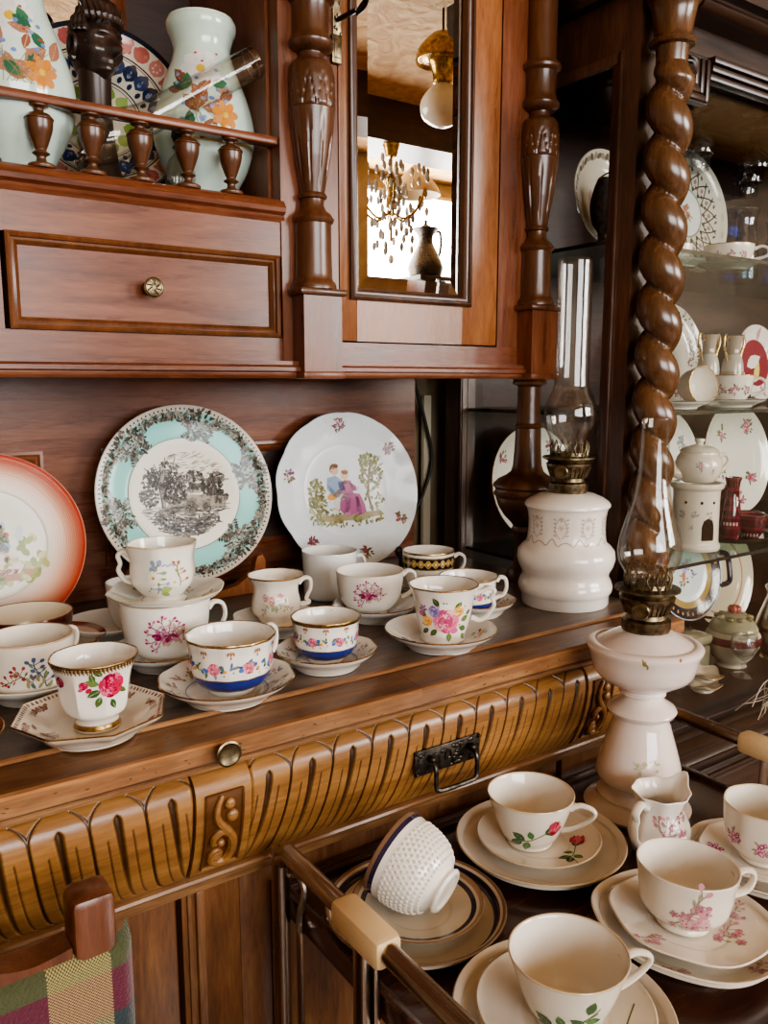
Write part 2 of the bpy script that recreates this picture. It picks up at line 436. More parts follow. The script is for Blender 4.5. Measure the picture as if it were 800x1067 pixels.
# pendant lamps hung from the ceiling (seen in the mirror)
def brass_pendant(x, y, z):
    t = thing('pendant_lamp', 'brass pendant lamp with white glass globe reflected in the door mirror', 'lamp', (x, y, z))
    MB().tube([(0,0,.14), (0,0,(RZ-z)/.78)], .006, 8).build('chain', M['iron'], t)
    MB().lathe(cat([(.02,.14),(.06,.12),(.12,.06),(.135,0),(.12,.01),(.075,.0),(.05,-.06),(.045,-.1),(0,-.11)], 5), 32).build('font', M['brassb'], t)
    MB().lathe(cat([(.03,-.1),(.07,-.13),(.11,-.19),(.1,-.26),(.04,-.3),(0,-.305)], 5), 28, lin('#f2ead8')).build('globe', M['porc'], t)
    t.scale = (.78, .78, .78)
    return t
brass_pendant(2.12, -.8, 2.41)
def bell_lamp(x, y, z):
    t = thing('pendant_lamp', 'beige bell shaped pendant shade reflected in the door mirror', 'lamp', (x, y, z))
    MB().tube([(0,0,.12), (0,0,RZ-z)], .004, 8).build('cord', M['iron'], t)
    MB().lathe([(.0,.2),(.03,.2),(.028,.27),(0,.27)], 16).build('ceiling_cup', M['iron'], t)
    MB().lathe(cat([(.0,.13),(.02,.12),(.07,.07),(.13,.0),(.155,-.05),(.15,-.05),(.12,0),(.06,.06),(0,.11)], 5), 32, lin('#a9977a')).build('shade', M['paint'], t)
    return t
bell_lamp(3.2, -2.42, 2.39)
def chandelier(x, y, z):
    rng = random.Random(5)
    t = thing('chandelier', 'crystal chandelier with hanging drops reflected in the door mirror', 'chandelier', (x, y, z))
    MB().tube([(0,0,-.25), (0,0,RZ-z)], .008, 8).lathe([(.0,.22),(.045,.23),(.03,.17),(0,.16)], 16).lathe([(0,-.1),(.03,-.08),(.02,0),(.035,.06),(0,.1)], 14).build('stem', M['brassb'], t)
    a = MB()
    for k in range(6):
        q = 2*PI*k/6
        a.tube(cat([(0,0,-.1),(.08*math.cos(q),.08*math.sin(q),-.14),(.16*math.cos(q),.16*math.sin(q),-.08),(.19*math.cos(q),.19*math.sin(q),0)], 5), .007, 6)
    a.build('arms', M['brassb'], t)
    d = MB()
    for k in range(110):
        q = rng.random()*2*PI; r = rng.choice((.05,.1,.15,.19)); zz = rng.uniform(-.3, .14)
        if zz < -.12: r *= .6
        d.ball((r*math.cos(q), r*math.sin(q), zz), .012, .012, .024, 6, 4, mixc(lin('#8a8478'), lin('#e8e4da'), rng.random()))
    d.ball((0,0,-.34), .016, .016, .024, 8, 6)
    o = d.build('crystal_drops', M['porc'], t); o['kind'] = 'stuff'
    return t
chandelier(2.58, -1.8, 2.17)
# pedestal with jug by the window, seen in the mirror
t = thing('pedestal', 'slim wooden pedestal by the window carrying the dark jug', 'stand', (3.42, -2.6, 0))
MB().box(-.16,.16,-.16,.16,1.84,1.87,bev=.006).build('top', M['vitX'], t)
MB().box(-.1,.1,-.1,.1,.05,1.84,bev=.006).build('shaft', M['vit'], t)
MB().box(-.17,.17,-.17,.17,0,.05,bev=.006).build('base', M['vitX'], t)
t = thing('jug', 'dark lidded metal jug silhouetted in the mirror against the window', 'jug', (3.42, -2.6, 1.87))
MB().lathe(cat([(0,0),(.09,0),(.11,.03),(.115,.08),(.08,.16),(.05,.22),(.05,.27),(.085,.31),(.08,.31),(.045,.27),(0,.26)], 5), 28).build('body', M['iron'], t)
MB().lathe([(0,.305),(.07,.308),(.03,.33),(.01,.345),(.012,.365),(0,.37)], 20).build('lid', M['iron'], t)
MB().tube(cat([(.07,0,.3),(.12,0,.3),(.125,0,.2),(.1,0,.12)], 5), .009, 8).build('handle', M['iron'], t)
# ================================================================ painted decoration
class Paint:
    # 2-D artwork laid on a curved surface: S(x, y, off) -> point
    def __init__(s, mb, S, m=0, off=.00018):
        s.mb = mb; s.S = S; s.k = 0; s.m = m; s.o = off
    def poly(s, pts, col, cx=None, cy=None, m=None):
        s.k += 1; off = s.o+min(s.k, 60)*6e-6
        if cx is None: cx = sum(p[0] for p in pts)/len(pts); cy = sum(p[1] for p in pts)/len(pts)
        big = max(math.hypot(p[0]-cx, p[1]-cy) for p in pts)
        if big > .005:
            Q = []
            for i, p in enumerate(pts):
                q = pts[(i+1) % len(pts)]; k = max(1, int(math.hypot(q[0]-p[0], q[1]-p[1])/.004))
                for e in range(k): Q.append((p[0]+(q[0]-p[0])*e/k, p[1]+(q[1]-p[1])*e/k))
            pts = Q
        n = len(pts); vs = [s.S(cx, cy, off)]
        fs = []
        if big > .005:
            K = max(2, int(big/.0035))
            for k in range(1, K+1): vs += [s.S(cx+(p[0]-cx)*k/K, cy+(p[1]-cy)*k/K, off) for p in pts]
            for i in range(n):
                j = (i+1) % n
                fs.append((0, 1+i, 1+j))
                for k in range(K-1): fs.append((1+k*n+i, 1+(k+1)*n+i, 1+(k+1)*n+j, 1+k*n+j))
        else:
            vs += [s.S(p[0], p[1], off) for p in pts]
            for i in range(n): fs.append((0, 1+i, 1+(i+1) % n))
        s.mb.add(vs, fs, col, s.m if m is None else m)
    def ell(s, x, y, a, b=None, rot=0, col=WHITE, n=10, m=None):
        b = a if b is None else b; c, q = math.cos(rot), math.sin(rot)
        s.poly([(x+a*math.cos(t)*c-b*math.sin(t)*q, y+a*math.cos(t)*q+b*math.sin(t)*c) for t in [2*PI*i/n for i in range(n)]], col, x, y, m)
    def leaf(s, x, y, l, rot, col, w=.42, vein=None):
        c, q = math.cos(rot), math.sin(rot); P = []
        prof = [(0,0),(.2,.7),(.45,1),(.72,.72),(1,0),(.72,-.72),(.45,-1),(.2,-.7)]
        for u, v in prof:
            a, b = u*l, v*l*w/2; P.append((x+a*c-b*q, y+a*q+b*c))
        s.poly(P, col)
        if vein: s.stroke([(x, y), (x+l*.9*c, y+l*.9*q)], l*.07, vein)
    def stroke(s, pts, w, col, m=None):
        s.k += 1; off = s.o+min(s.k, 60)*6e-6
        P = []
        for a, b in zip(pts[:-1], pts[1:]):
            n = max(1, int(math.hypot(b[0]-a[0], b[1]-a[1])/.004))
            for k in range(n): P.append((a[0]+(b[0]-a[0])*k/n, a[1]+(b[1]-a[1])*k/n))
        P.append(pts[-1]); vs = []; fs = []
        for i, p in enumerate(P):
            a, b = P[max(i-1, 0)], P[min(i+1, len(P)-1)]
            dx, dy = b[0]-a[0], b[1]-a[1]; l = math.hypot(dx, dy) or 1
            nx, ny = -dy/l*w/2, dx/l*w/2
            vs += [s.S(p[0]-nx, p[1]-ny, off), s.S(p[0]+nx, p[1]+ny, off)]
        for i in range(len(P)-1): fs.append((2*i, 2*i+2, 2*i+3, 2*i+1))
        s.mb.add(vs, fs, col, s.m if m is None else m)
    # motifs
    def rose(s, x, y, r, dark, mid, light, seed=1):
        g = random.Random(seed)
        for k in range(7):
            a = k*2*PI/7+g.random()*.4
            s.ell(x+.55*r*math.cos(a), y+.55*r*math.sin(a), .5*r, .40*r, a+PI/2, (mid, light, dark)[k % 3], 9)
        s.ell(x, y, .55*r, .5*r, 0, mid, 9)
        for k in range(5):
            a = k*2*PI/5+.5
            s.ell(x+.3*r*math.cos(a), y+.3*r*math.sin(a), .3*r, .2*r, a+PI/2, light if k % 2 else dark, 8)
        s.ell(x, y, .24*r, .2*r, .4, dark, 8)
        for k in range(3):
            a0 = k*2.1
            s.stroke([(x+(.3+.1*q)*r*math.cos(a0+q*.5), y+(.3+.1*q)*r*math.sin(a0+q*.5)) for q in range(5)], r*.07, dark)
    def daisy(s, x, y, r, n, pc, cc, w=.34, rot=0):
        for k in range(n):
            a = rot+2*PI*k/n
            s.ell(x+.58*r*math.cos(a), y+.58*r*math.sin(a), .45*r, w*r*.6, a, pc if k % 2 else mixc(pc, (.5,.45,.4), .12), 8)
        s.ell(x, y, .22*r, .22*r, 0, cc, 8)
    def sprig(s, x, y, r, rot, stem, buds, leafc, seed=1, n=6):
        g = random.Random(seed)
        P = [(x+r*t*math.cos(rot+.5*math.sin(t*2.2)), y+r*t*math.sin(rot+.5*math.sin(t*2.2))) for t in [i/6 for i in range(7)]]
        s.stroke(P, r*.035, stem)
        for k in range(n):
            t = .25+.75*k/n; i = min(6, int(t*6)); a = rot+(1 if k % 2 else -1)*(.7+g.random()*.5)
            bx, by = P[i]; l = r*(.16+.16*g.random())
            s.stroke([(bx, by), (bx+l*math.cos(a), by+l*math.sin(a))], r*.025, stem)
            if g.random() < .62: s.ell(bx+l*math.cos(a), by+l*math.sin(a), r*.085, r*.065, a, g.choice(buds), 7)
            else: s.leaf(bx+l*.4*math.cos(a), by+l*.4*math.sin(a), r*.2, a, leafc)
        s.ell(P[-1][0], P[-1][1], r*.09, r*.07, rot, buds[0], 7)
    def bouquet(s, x, y, r, cols, leafs, seed=1, n=9):
        g = random.Random(seed)
        for k in range(int(n*1.2)):
            a = g.random()*2*PI; d = r*(.45+.5*g.random())
            s.leaf(x+d*.6*math.cos(a), y+d*.6*math.sin(a), r*.45, a, g.choice(leafs))
        for k in range(n):
            a = g.random()*2*PI; d = r*.6*g.random()**.6; q = r*(.16+.14*g.random()); c = g.choice(cols)
            s.ell(x+d*math.cos(a), y+d*math.sin(a), q, q*.8, a, c, 8)
            s.ell(x+d*math.cos(a), y+d*math.sin(a), q*.5, q*.35, a, mixc(c, (1,1,1), .45), 7)

def rad_at(prof, z):
    best = None
    for (r1, z1), (r2, z2) in zip(prof[:-1], prof[1:]):
        if z1 <= z <= z2 or z2 <= z <= z1:
            t = 0 if z2 == z1 else (z-z1)/(z2-z1)
            best = r1+(r2-r1)*t
    return best if best is not None else prof[-1][0]
def z_at(prof, r):
    for (r1, z1), (r2, z2) in zip(prof[:-1], prof[1:]):
        if r1 <= r <= r2:
            t = 0 if r2 == r1 else (r-r1)/(r2-r1)
            return z1+(z2-z1)*t
    return prof[-1][1]

def face_cam(loc):
    return math.atan2(-loc[1], -loc[0])

def cup(name, label, loc, outer, th=.0019, foot=None, handle=None, hang=PI/2, decor=None, bands=(), base=PORC, inner=None, rim='gold',
        rmod=None, n=56, group=None, catg='cup', mat='porc', rot=None, smooth=7, front=None, hr=.0029, hflat=1.5, hcol=None, rimw=.0009, spout=None, inner_fn=None):
    """lathe cup; outer = (r,z) control points from foot to rim; bands = (z0,z1,colour)"""
    oc = cat(outer, smooth)
    H = oc[-1][1]; R = oc[-1][0]
    cuts = sorted(set([b[0] for b in bands]+[b[1] for b in bands]+[H-rimw]))
    fine = []
    for (r1, z1), (r2, z2) in zip(oc[:-1], oc[1:]):
        fine.append((r1, z1))
        for c in cuts:
            if z1 < c < z2: fine.append((r1+(r2-r1)*(c-z1)/(z2-z1), c))
    fine.append(oc[-1])
    rf = fine[0][0]
    prof = [(0,.0022),(rf-.0042,.0022),(rf-.0036,.0004),(rf-.0022,0),(rf-.0006,.0003)]
    k_out0 = len(prof); prof += fine; k_rim = len(prof)-1
    prof += [(R-.0003,H+.0007),(R-th*.55,H+.0008),(R-th,H+.0002)]
    k_in0 = len(prof)-1
    bz = fine[0][1]+.006
    for r, z in reversed(fine):
        if z < H-.002 and z > bz and r-th > .003: prof.append((r-th, z))
    prof += [(max(.004, prof[-1][0]*.75), max(bz-.001, prof[-1][1]-.003)), (0, max(bz-.0015, prof[-1][1]-.0045))]
    inner = inner or mixc(base, (1,1,1), .12)
    def cols(k, r, z):
        if k >= k_in0: return inner if inner_fn is None else inner_fn(z/H)
        if k >= k_rim: return GOLD if rim == 'gold' else (rim or base)
        if k >= k_out0:
            if z > H-rimw and rim: return GOLD if rim == 'gold' else rim
            for z0, z1, c in bands:
                if z0 <= z <= z1: return c(z) if callable(c) else c
        return base
    mb = MB()
    rm = rmod
    if spout:
        def rm(t, r, z, _r=rmod):
            if _r: r, z = _r(t, r, z)
            d = (t-spout[0]+PI) % (2*PI)-PI
            k = math.exp(-(d/.33)**2)*max(0, (z/H-.62)/.38)**1.5
            return r+spout[1]*k, z+spout[2]*k
    mb.lathe(prof, n, rmod=rm, cols=cols)
    th0 = face_cam(loc) if front is None else front
    def S(x, y, off, a0=th0):
        z = y; r = rad_at(fine, z)
        t = a0+x/max(r, .01)
        if rm: r, z = rm(t, r, z)
        dr = (rad_at(fine, min(y+.002, H))-rad_at(fine, max(y-.002, fine[0][1])))/.004
        l = math.hypot(1, dr)
        return ((r+off/l)*math.cos(t), (r+off/l)*math.sin(t), z-off*dr/l)
    if decor: decor(Paint(mb, S), fine)
    o = mb.build(name, [M[mat], M['gold']], None, loc)
    if rot is not None: o.rotation_euler = rot
    tag(o, label, catg, group)
    if handle:
        a = th0+hang
        handle = [(max(r, rad_at(fine, min(z, H))-.0002), z) if i in (0, len(handle)-1) else (r, z) for i, (r, z) in enumerate(handle)]
        pts = cat(handle, 6); hb_ = MB()
        P = [(r*math.cos(a), r*math.sin(a), z) for r, z in pts]
        nn = len(P); rs = [hr*(1.25-.4*math.sin(PI*i/(nn-1))) for i in range(nn)]
        hb_.tube(P, rs, 10, col=hcol or base, flat=hflat, up=(-math.sin(a), math.cos(a), 0) if False else None)
        hb_.build('handle', [M[mat], M['gold']], o)
    return o

def dish(name, label, loc, R, h=.021, foot=.60, well=.55, decor=None, rings=(), base=PORC, rim='gold', rmod=None, n=72, group=None, catg='saucer',
         rot=None, mat='porc', front=None, gradient=None, wellz=.0058, rimw=.0009, lip=0.0):
    """saucer or plate; rings = (r0,r1,colour) on the upper side (fractions of R)"""
    Rf = R*foot; Rw = R*well
    top = [(0,wellz),(Rw*.5,wellz),(Rw*.92,wellz+.0002),(Rw*1.06,wellz+.0016),(R*(well+.2),wellz+(h-wellz)*.42),(R*.92,h-(h-wellz)*.16+lip*.0),(R-.0012,h+.0010)]
    top = [(0,wellz)]+cat(top[1:], 6)
    cuts = sorted([q*R for r in rings for q in r[:2]]+[R-rimw])
    fine = []
    for (r1, z1), (r2, z2) in zip(top[:-1], top[1:]):
        fine.append((r1, z1))
        for c in cuts:
            if r1 < c < r2: fine.append((c, z1+(z2-z1)*(c-r1)/(r2-r1)))
    fine.append(top[-1])
    under = [(0,.0028),(Rf-.004,.0028),(Rf-.0032,.0004),(Rf-.0016,0),(Rf,.0004),(Rf+.0016,.0034)]+cat([(Rf+.004,.0038),(R*(well+.22),wellz+(h-wellz)*.42-.0022),(R*.93,h-(h-wellz)*.16-.002),(R,h)], 4)
    prof = under+list(reversed(fine)); ku = len(under)-1
    def cols(k, r, z):
        if k < ku: return base
        if r > R-rimw and rim: return GOLD if rim == 'gold' else rim
        for r0, r1, c in rings:
            if r0*R <= r <= r1*R: return c
        return base if gradient is None else gradient(r/R)
    mb = MB(); mb.lathe(prof, n, rmod=rmod, cols=cols)
    a0 = (face_cam(loc) if front is None else front)+PI/2      # +y away from the viewer, +x to the right
    ca, sa = math.cos(a0), math.sin(a0)
    def S(x, y, off):
        X, Y = x*ca-y*sa, x*sa+y*ca
        r = math.hypot(X, Y); z = z_at(fine, min(r, R-.0013))
        if rmod and r > 1e-5:
            t = math.atan2(Y, X); r2, z = rmod(t, r, z); X, Y = r2*math.cos(t), r2*math.sin(t)
        return (X, Y, z+off)
    if decor: decor(Paint(mb, S), R)
    o = mb.build(name, [M[mat], M['gold']], None, loc)
    if rot is not None: o.rotation_euler = rot
    return tag(o, label, catg, group)

def lobes(k, amp, zamp=0, r0=0.0, ph=0):
    def f(t, r, z):
        w = math.cos(k*t+ph)
        return r*(1+amp*w*(1 if r0 == 0 else max(0, (r-r0)/r0))), z+zamp*w*max(0, (r-r0))/max(r0, .01)
    return f
def polyg(k, zlo=None, zhi=None, ph=0, amt=1.0):
    def f(t, r, z):
        s = PI/k; d = ((t+ph) % (2*s))-s
        q = math.cos(s)/math.cos(d)*1.03
        w = amt
        if zlo is not None: w = amt*max(0, min(1, (z-zlo)/(zhi-zlo)))
        return r*(1+(q-1)*w), z
    return f
def rpoly(k, R, r_in=.45, ph=0):
    def f(t, r, z):
        s = PI/k; d = ((t+ph) % (2*s))-s
        q = math.cos(s)/math.cos(d)*1.03; w = max(0, min(1, (r/R-r_in)/(.25)))
        return r*(1+(q-1)*w), z
    return f
# ================================================================ sideboard
C0 = .88                                    # counter height
SB = thing('sideboard', 'long golden walnut sideboard with fluted drawers carrying cups and plates', 'sideboard', (0,0,0))
SX0, SX1 = -.45, .95
b = MB()
b.box(SX0+.03, SX1-.03, .72, 1.2, .06, .852)
b.box(SX0+.01, SX1-.01, .705, 1.2, 0, .08)
b.build('carcass', M['lower'], SB)
# top: dark inset board and worn front rail with a bead
MB().box(SX0, SX1, .712, 1.205, .853, C0).build('countertop', M['topwood'], SB)
RAIL = [(.712,.8500),(.712,.8806),(.7095,.8828),(.7065,.8822),(.7045,.8800),(.7025,.8790),(.6625,.8752),(.6590,.8738),(.6572,.8718),(.6572,.8570),(.6595,.8555),(.6595,.8545),(.6580,.8535),(.6580,.8512),(.6600,.8500)]
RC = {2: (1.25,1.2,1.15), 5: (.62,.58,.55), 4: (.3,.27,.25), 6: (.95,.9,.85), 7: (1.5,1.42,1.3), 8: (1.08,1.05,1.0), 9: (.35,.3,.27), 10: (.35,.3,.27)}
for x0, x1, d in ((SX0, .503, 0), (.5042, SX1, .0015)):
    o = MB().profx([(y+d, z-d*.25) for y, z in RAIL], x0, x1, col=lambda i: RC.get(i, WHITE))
    g = random.Random(int(x0*100)+60)
    P = Paint(o, lambda x, y, f, d=d: (x, .6572+d-f, .857+y), off=.0001)     # dents and scratches on the edge
    for k in range(34):
        P.ell(g.uniform(x0+.02, x1-.02), g.uniform(.001,.0145), g.uniform(.0006,.0026), g.uniform(.0004,.0008), g.uniform(-.3,.3), mixc((.12,.08,.06), (.5,.4,.3), g.random()), 7)
    P = Paint(o, lambda x, y, f, d=d: (x, .6625+d+y, .8752-d*.25+y*.095+f), off=.0001)
    for k in range(40):
        P.ell(g.uniform(x0+.02, x1-.02), g.uniform(.001,.036), g.uniform(.0008,.0045), g.uniform(.0004,.0011), g.uniform(-.2,.2), mixc((.25,.18,.14), (1.35,1.25,1.1), g.random()), 7)
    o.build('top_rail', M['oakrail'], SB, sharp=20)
MB().profx([(.712,.8498),(.668,.8498),(.668,.848),(.6715,.845),(.6725,.842),(.712,.842)], SX0, SX1).build('cove_moulding', M['oakrail'], SB)

# fluted drawer fronts
def fprof(t):
    # cushion section: t 0 top .. 1 bottom  -> (y, z)
    P = cat([(.690,.8425),(.676,.8405),(.667,.833),(.6635,.821),(.6645,.805),(.668,.785),(.674,.765),(.681,.748),(.687,.737),(.690,.733)], 6)
    f = t*(len(P)-1); i = min(int(f), len(P)-2); q = f-i
    return P[i][0]+(P[i+1][0]-P[i][0])*q, P[i][1]+(P[i+1][1]-P[i][1])*q
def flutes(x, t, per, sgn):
    # returns carved depth (m) and colour darkening 0..1 that grows with that depth
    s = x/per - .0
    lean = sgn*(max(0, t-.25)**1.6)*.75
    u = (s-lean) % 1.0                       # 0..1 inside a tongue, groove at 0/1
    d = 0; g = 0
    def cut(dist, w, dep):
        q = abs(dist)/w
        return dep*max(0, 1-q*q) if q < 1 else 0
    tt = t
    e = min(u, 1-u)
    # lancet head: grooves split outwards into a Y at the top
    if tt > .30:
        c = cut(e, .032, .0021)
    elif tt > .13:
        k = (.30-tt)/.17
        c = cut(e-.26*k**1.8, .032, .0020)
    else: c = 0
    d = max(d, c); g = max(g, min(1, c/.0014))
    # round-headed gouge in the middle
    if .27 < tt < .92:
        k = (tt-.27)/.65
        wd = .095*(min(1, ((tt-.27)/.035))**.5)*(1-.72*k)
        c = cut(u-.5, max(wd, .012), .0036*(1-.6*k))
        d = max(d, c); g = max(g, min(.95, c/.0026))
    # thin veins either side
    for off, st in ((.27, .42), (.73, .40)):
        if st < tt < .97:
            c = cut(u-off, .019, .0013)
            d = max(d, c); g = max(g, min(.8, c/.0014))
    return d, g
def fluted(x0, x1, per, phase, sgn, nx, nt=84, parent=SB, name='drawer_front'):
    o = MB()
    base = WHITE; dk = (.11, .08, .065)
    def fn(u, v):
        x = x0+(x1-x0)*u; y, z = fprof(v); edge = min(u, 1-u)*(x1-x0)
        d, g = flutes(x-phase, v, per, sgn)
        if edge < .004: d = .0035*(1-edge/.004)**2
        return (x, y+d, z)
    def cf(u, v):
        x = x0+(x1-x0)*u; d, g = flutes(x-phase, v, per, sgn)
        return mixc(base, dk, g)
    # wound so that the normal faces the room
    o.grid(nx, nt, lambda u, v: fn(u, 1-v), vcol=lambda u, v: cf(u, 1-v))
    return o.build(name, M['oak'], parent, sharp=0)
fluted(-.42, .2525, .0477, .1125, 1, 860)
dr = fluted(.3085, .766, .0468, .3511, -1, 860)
# iron drawer pull on the middle drawer
h = MB()
h.box(.4975,.5885,.6615,.6645,.774,.8025,bev=.001)
rng = random.Random(3)
for k in range(34):
    h.ball((rng.uniform(.501,.585), .6612, rng.uniform(.777,.8)), rng.uniform(.0015,.004), .0016, rng.uniform(.0012,.003), 7, 5)
for xx in (.5,.586):
    for zz in (.7765,.800): h.ball((xx,.661,zz), .0022, .0022, .0022, 8, 6)
h.tube(cat([(.5425+.004*math.cos(q),.6606,.789+.006*math.sin(q)) for q in [i*PI/4 for i in range(8)]],2,True), .0011, 6, closed=True)
hp = h.build('handle_plate', M['iron'], dr)
hb = MB()
hb.tube(cat([(.517,.660,.792),(.5165,.650,.785),(.5165,.649,.765),(.519,.648,.7595),(.53,.648,.758),(.56,.648,.758),(.571,.648,.7595),(.5735,.649,.765),(.5735,.650,.785),(.573,.660,.792)], 5), .0026, 8)
hb.ball((.517,.6575,.792), .0045, .006, .0045, 10, 8).ball((.573,.6575,.792), .0045, .006, .0045, 10, 8)
hb.build('bail_handle', M['iron'], dr)
# pilaster blocks with scroll carving between the drawers
def pilaster(x0, x1):
    o = MB(); n = 26
    o.profx([(.71,.735)]+[(fprof(1-i/n)[0]-.0015, fprof(1-i/n)[1]) for i in range(n+1)]+[(.71,.8425)], x0, x1)
    p = o.build('pilaster_block', M['oak'], SB)
    r = MB(); m0, m1 = x0+.009, x1-.009
    # recessed field edges
    z0, z1 = .742, .823
    def yy(z):
        lo, hi = 0, 1
        for _ in range(30):
            q = (lo+hi)/2
            if fprof(q)[1] > z: lo = q
            else: hi = q
        return fprof(lo)[0]-.0018
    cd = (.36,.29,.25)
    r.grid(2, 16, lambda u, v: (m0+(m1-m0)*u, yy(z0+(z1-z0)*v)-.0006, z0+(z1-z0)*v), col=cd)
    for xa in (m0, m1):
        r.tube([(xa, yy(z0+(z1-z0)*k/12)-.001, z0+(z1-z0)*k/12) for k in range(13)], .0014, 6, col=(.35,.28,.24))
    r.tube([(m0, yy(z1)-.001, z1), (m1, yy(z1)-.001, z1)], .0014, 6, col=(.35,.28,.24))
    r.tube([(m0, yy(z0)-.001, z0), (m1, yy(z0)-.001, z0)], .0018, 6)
    w = m1-m0
    def P(u, v): return (m0+w*u, yy(z0+(z1-z0)*v)-.002, z0+(z1-z0)*v)
    r.tube([P(*q) for q in cat([(.42,.98),(.3,.86),(.28,.72),(.42,.6),(.6,.5),(.74,.38),(.75,.22),(.62,.09),(.4,.07),(.22,.13),(.2,.22),(.32,.27),(.42,.22)], 6)], [ .0020+.0028*math.sin(PI*i/72) for i in range(73)], 8)
    r.tube([P(*q) for q in cat([(.62,.44),(.45,.52),(.25,.47),(.2,.38),(.3,.35)], 6)], [.0024,.0028,.003,.0032,.0034,.0036,.0038,.0038,.0038,.0038,.0038,.0038,.0037,.0036,.0034,.0033,.0032,.003,.0028,.0026,.0024,.0022,.002,.0018,.0016], 8)
    for u, v, s_ in ((.62,.86,.0052),(.7,.7,.0058),(.34,.2,.0066),(.42,.36,.004)):
        c = P(u, v); r.ball(c, s_, .0035, s_*1.05, 12, 8)
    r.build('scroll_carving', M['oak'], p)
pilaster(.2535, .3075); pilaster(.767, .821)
o = MB()
n = 20
o.profx([(.71,.735)]+[(fprof(1-i/n)[0]+.001, fprof(1-i/n)[1]) for i in range(n+1)]+[(.71,.8425)], .822, SX1-.01)
o.build('corner_block', M['oak'], SB)
# bead under the drawers
MB().profx([(.72,.7325),(.689,.7325),(.685,.731),(.6838,.7285),(.685,.726),(.690,.7245),(.693,.722),(.694,.712),(.72,.712)], SX0+.02, SX1-.02).build('bead_moulding', M['oakrail'], SB)
# doors under the drawers
def sdoor(x0, x1, inset=.05):
    d = MB().box(x0, x1, .706, .722, .10, .710, bev=.002).build('door', M['lower'], SB)
    f = MB().frame(x0+inset, x1-inset, .15, .70-inset*.35, .7055, [(0,0),(0,.004),(.004,.005),(.008,.002),(.011,.003),(.013,-.0)], (.6,.5,.45))
    f.box(x0+inset+.013, x1-inset-.013, .7045, .706, .163, .70-inset*.35-.013)
    f.build('door_panel', M['lower'], d)
sdoor(-.40, .2465, .06); sdoor(.3115, .762, .034)
s_ = MB().box(.2495,.3085,.700,.722,.09,.711)
s_.box(.2545,.2585,.697,.702,.09,.711,bev=.001); s_.box(.2625,.2715,.695,.702,.09,.711,bev=.002)
s_.build('stile', M['lower'], SB)
MB().box(.765,SX1-.02,.700,.722,.09,.711).build('stile', M['lower'], SB)
kn = MB().lathe([(0,0),(.0045,0),(.004,.007),(.009,.010),(.0118,.012),(.012,.0135),(.0105,.0142),(.0085,.0128),(0,.0125)], 24, mat=Matrix.Translation((.279,.6585,.8665)) @ Matrix.Rotation(PI/2, 4, 'X'))
kn.build('knob', M['brass'], SB)

# ================================================================ hutch standing on the sideboard
HU = thing('hutch', 'carved mahogany hutch with mirror door, drawer and galleried shelf standing on the sideboard', 'hutch', (0,0,C0))
Z = lambda z: z-C0
HX0, HX1 = -.4, .93
def hb(name, mat, *a, parent=HU, bev=0, **k):
    x0, x1, y0, y1, z0, z1 = a
    return MB().box(x0, x1, y0, y1, Z(z0), Z(z1), bev=bev, **k).build(name, M[mat], parent)
# back panelling above the counter
o = MB()
o.box(HX0, .889, 1.19, 1.21, Z(.8815), Z(1.2))
bp_ = o.build('back_panel', M['mahog'], HU)
f = MB(); mp = [(0,0),(0,.006),(.004,.007),(.007,.004),(.010,.006),(.013,.004),(.016,.001)]
for x0, x1 in ((-.05,.255),(.333,.80)):
    f.frame(x0, x1, Z(.93), Z(1.1), 1.189, mp)
f.build('panel_moulding', M['mahog'], bp_)
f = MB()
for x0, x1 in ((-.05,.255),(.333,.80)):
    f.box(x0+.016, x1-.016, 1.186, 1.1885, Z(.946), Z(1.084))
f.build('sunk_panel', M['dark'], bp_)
# bottom board and moulding of the upper case
hb('bottom_board', 'mahog', HX0, HX1, .915, 1.20, 1.203, 1.218)
o = MB()
pr = [(.96,1.1975),(.918,1.1975),(.915,1.2005),(.916,1.2035),(.911,1.206),(.911,1.2105),(.916,1.214),(.922,1.2165),(.96,1.2165)]
o.profx([(y, Z(z)) for y, z in pr], HX0, HX1)
o.build('base_moulding', M['mahog'], HU)
# box plinths under the turned columns
def plinth_block(x0, x1):
    o = MB().box(x0, x1, .90, .94, Z(1.204), Z(1.298))
    pr = [(.94,1.1965),(.899,1.1965),(.896,1.1995),(.897,1.203),(.94,1.206)]
    o.box(x0-.003, x1+.003, .896, .94, Z(1.1965), Z(1.2055), bev=.002)
    o.build('plinth_block', M['mahogZ'], HU)
    o = MB(); cx = (x0+x1)/2; r = .034
    o.box(cx-.0335, cx+.0335, .8945, .9505, Z(1.2975), Z(1.306), bev=.003)
    o.build('plinth_cap', M['turned'], HU)
plinth_block(.504, .558); plinth_block(.8875, .9405)
# drawer case
hb('case_rail', 'mahog', HX0, .495, .932, .96, 1.344, 1.395)
hb('case_rail', 'mahog', HX0, .495, .932, .96, 1.2165, 1.2465)
hb('case_stile', 'mahogZ', HX0, .172, .931, .96, 1.2465, 1.344)
dw = hb('drawer', 'mahog', .1775, .4855, .934, 1.15, 1.2485, 1.3425)
MB().frame(.1765, .4865, Z(1.2468), Z(1.344), .934, [(0,0),(0,.0075),(.0025,.009),(.005,.0075),(.006,.0045),(.0085,.0055),(.010,.004),(.0125,.001)], (1.25,1.15,1.0)).build('drawer_moulding', M['turned'], dw)
T_ = Matrix.Translation((.3235,.934,Z(1.2955))) @ Matrix.Rotation(PI/2,4,'X')
k_ = MB().lathe(cat([(0,0),(.007,0),(.006,.004),(.0045,.010),(.006,.014),(.0105,.018),(.011,.021)],3)+[(.0095,.022),(0,.022)], 24, mat=T_)
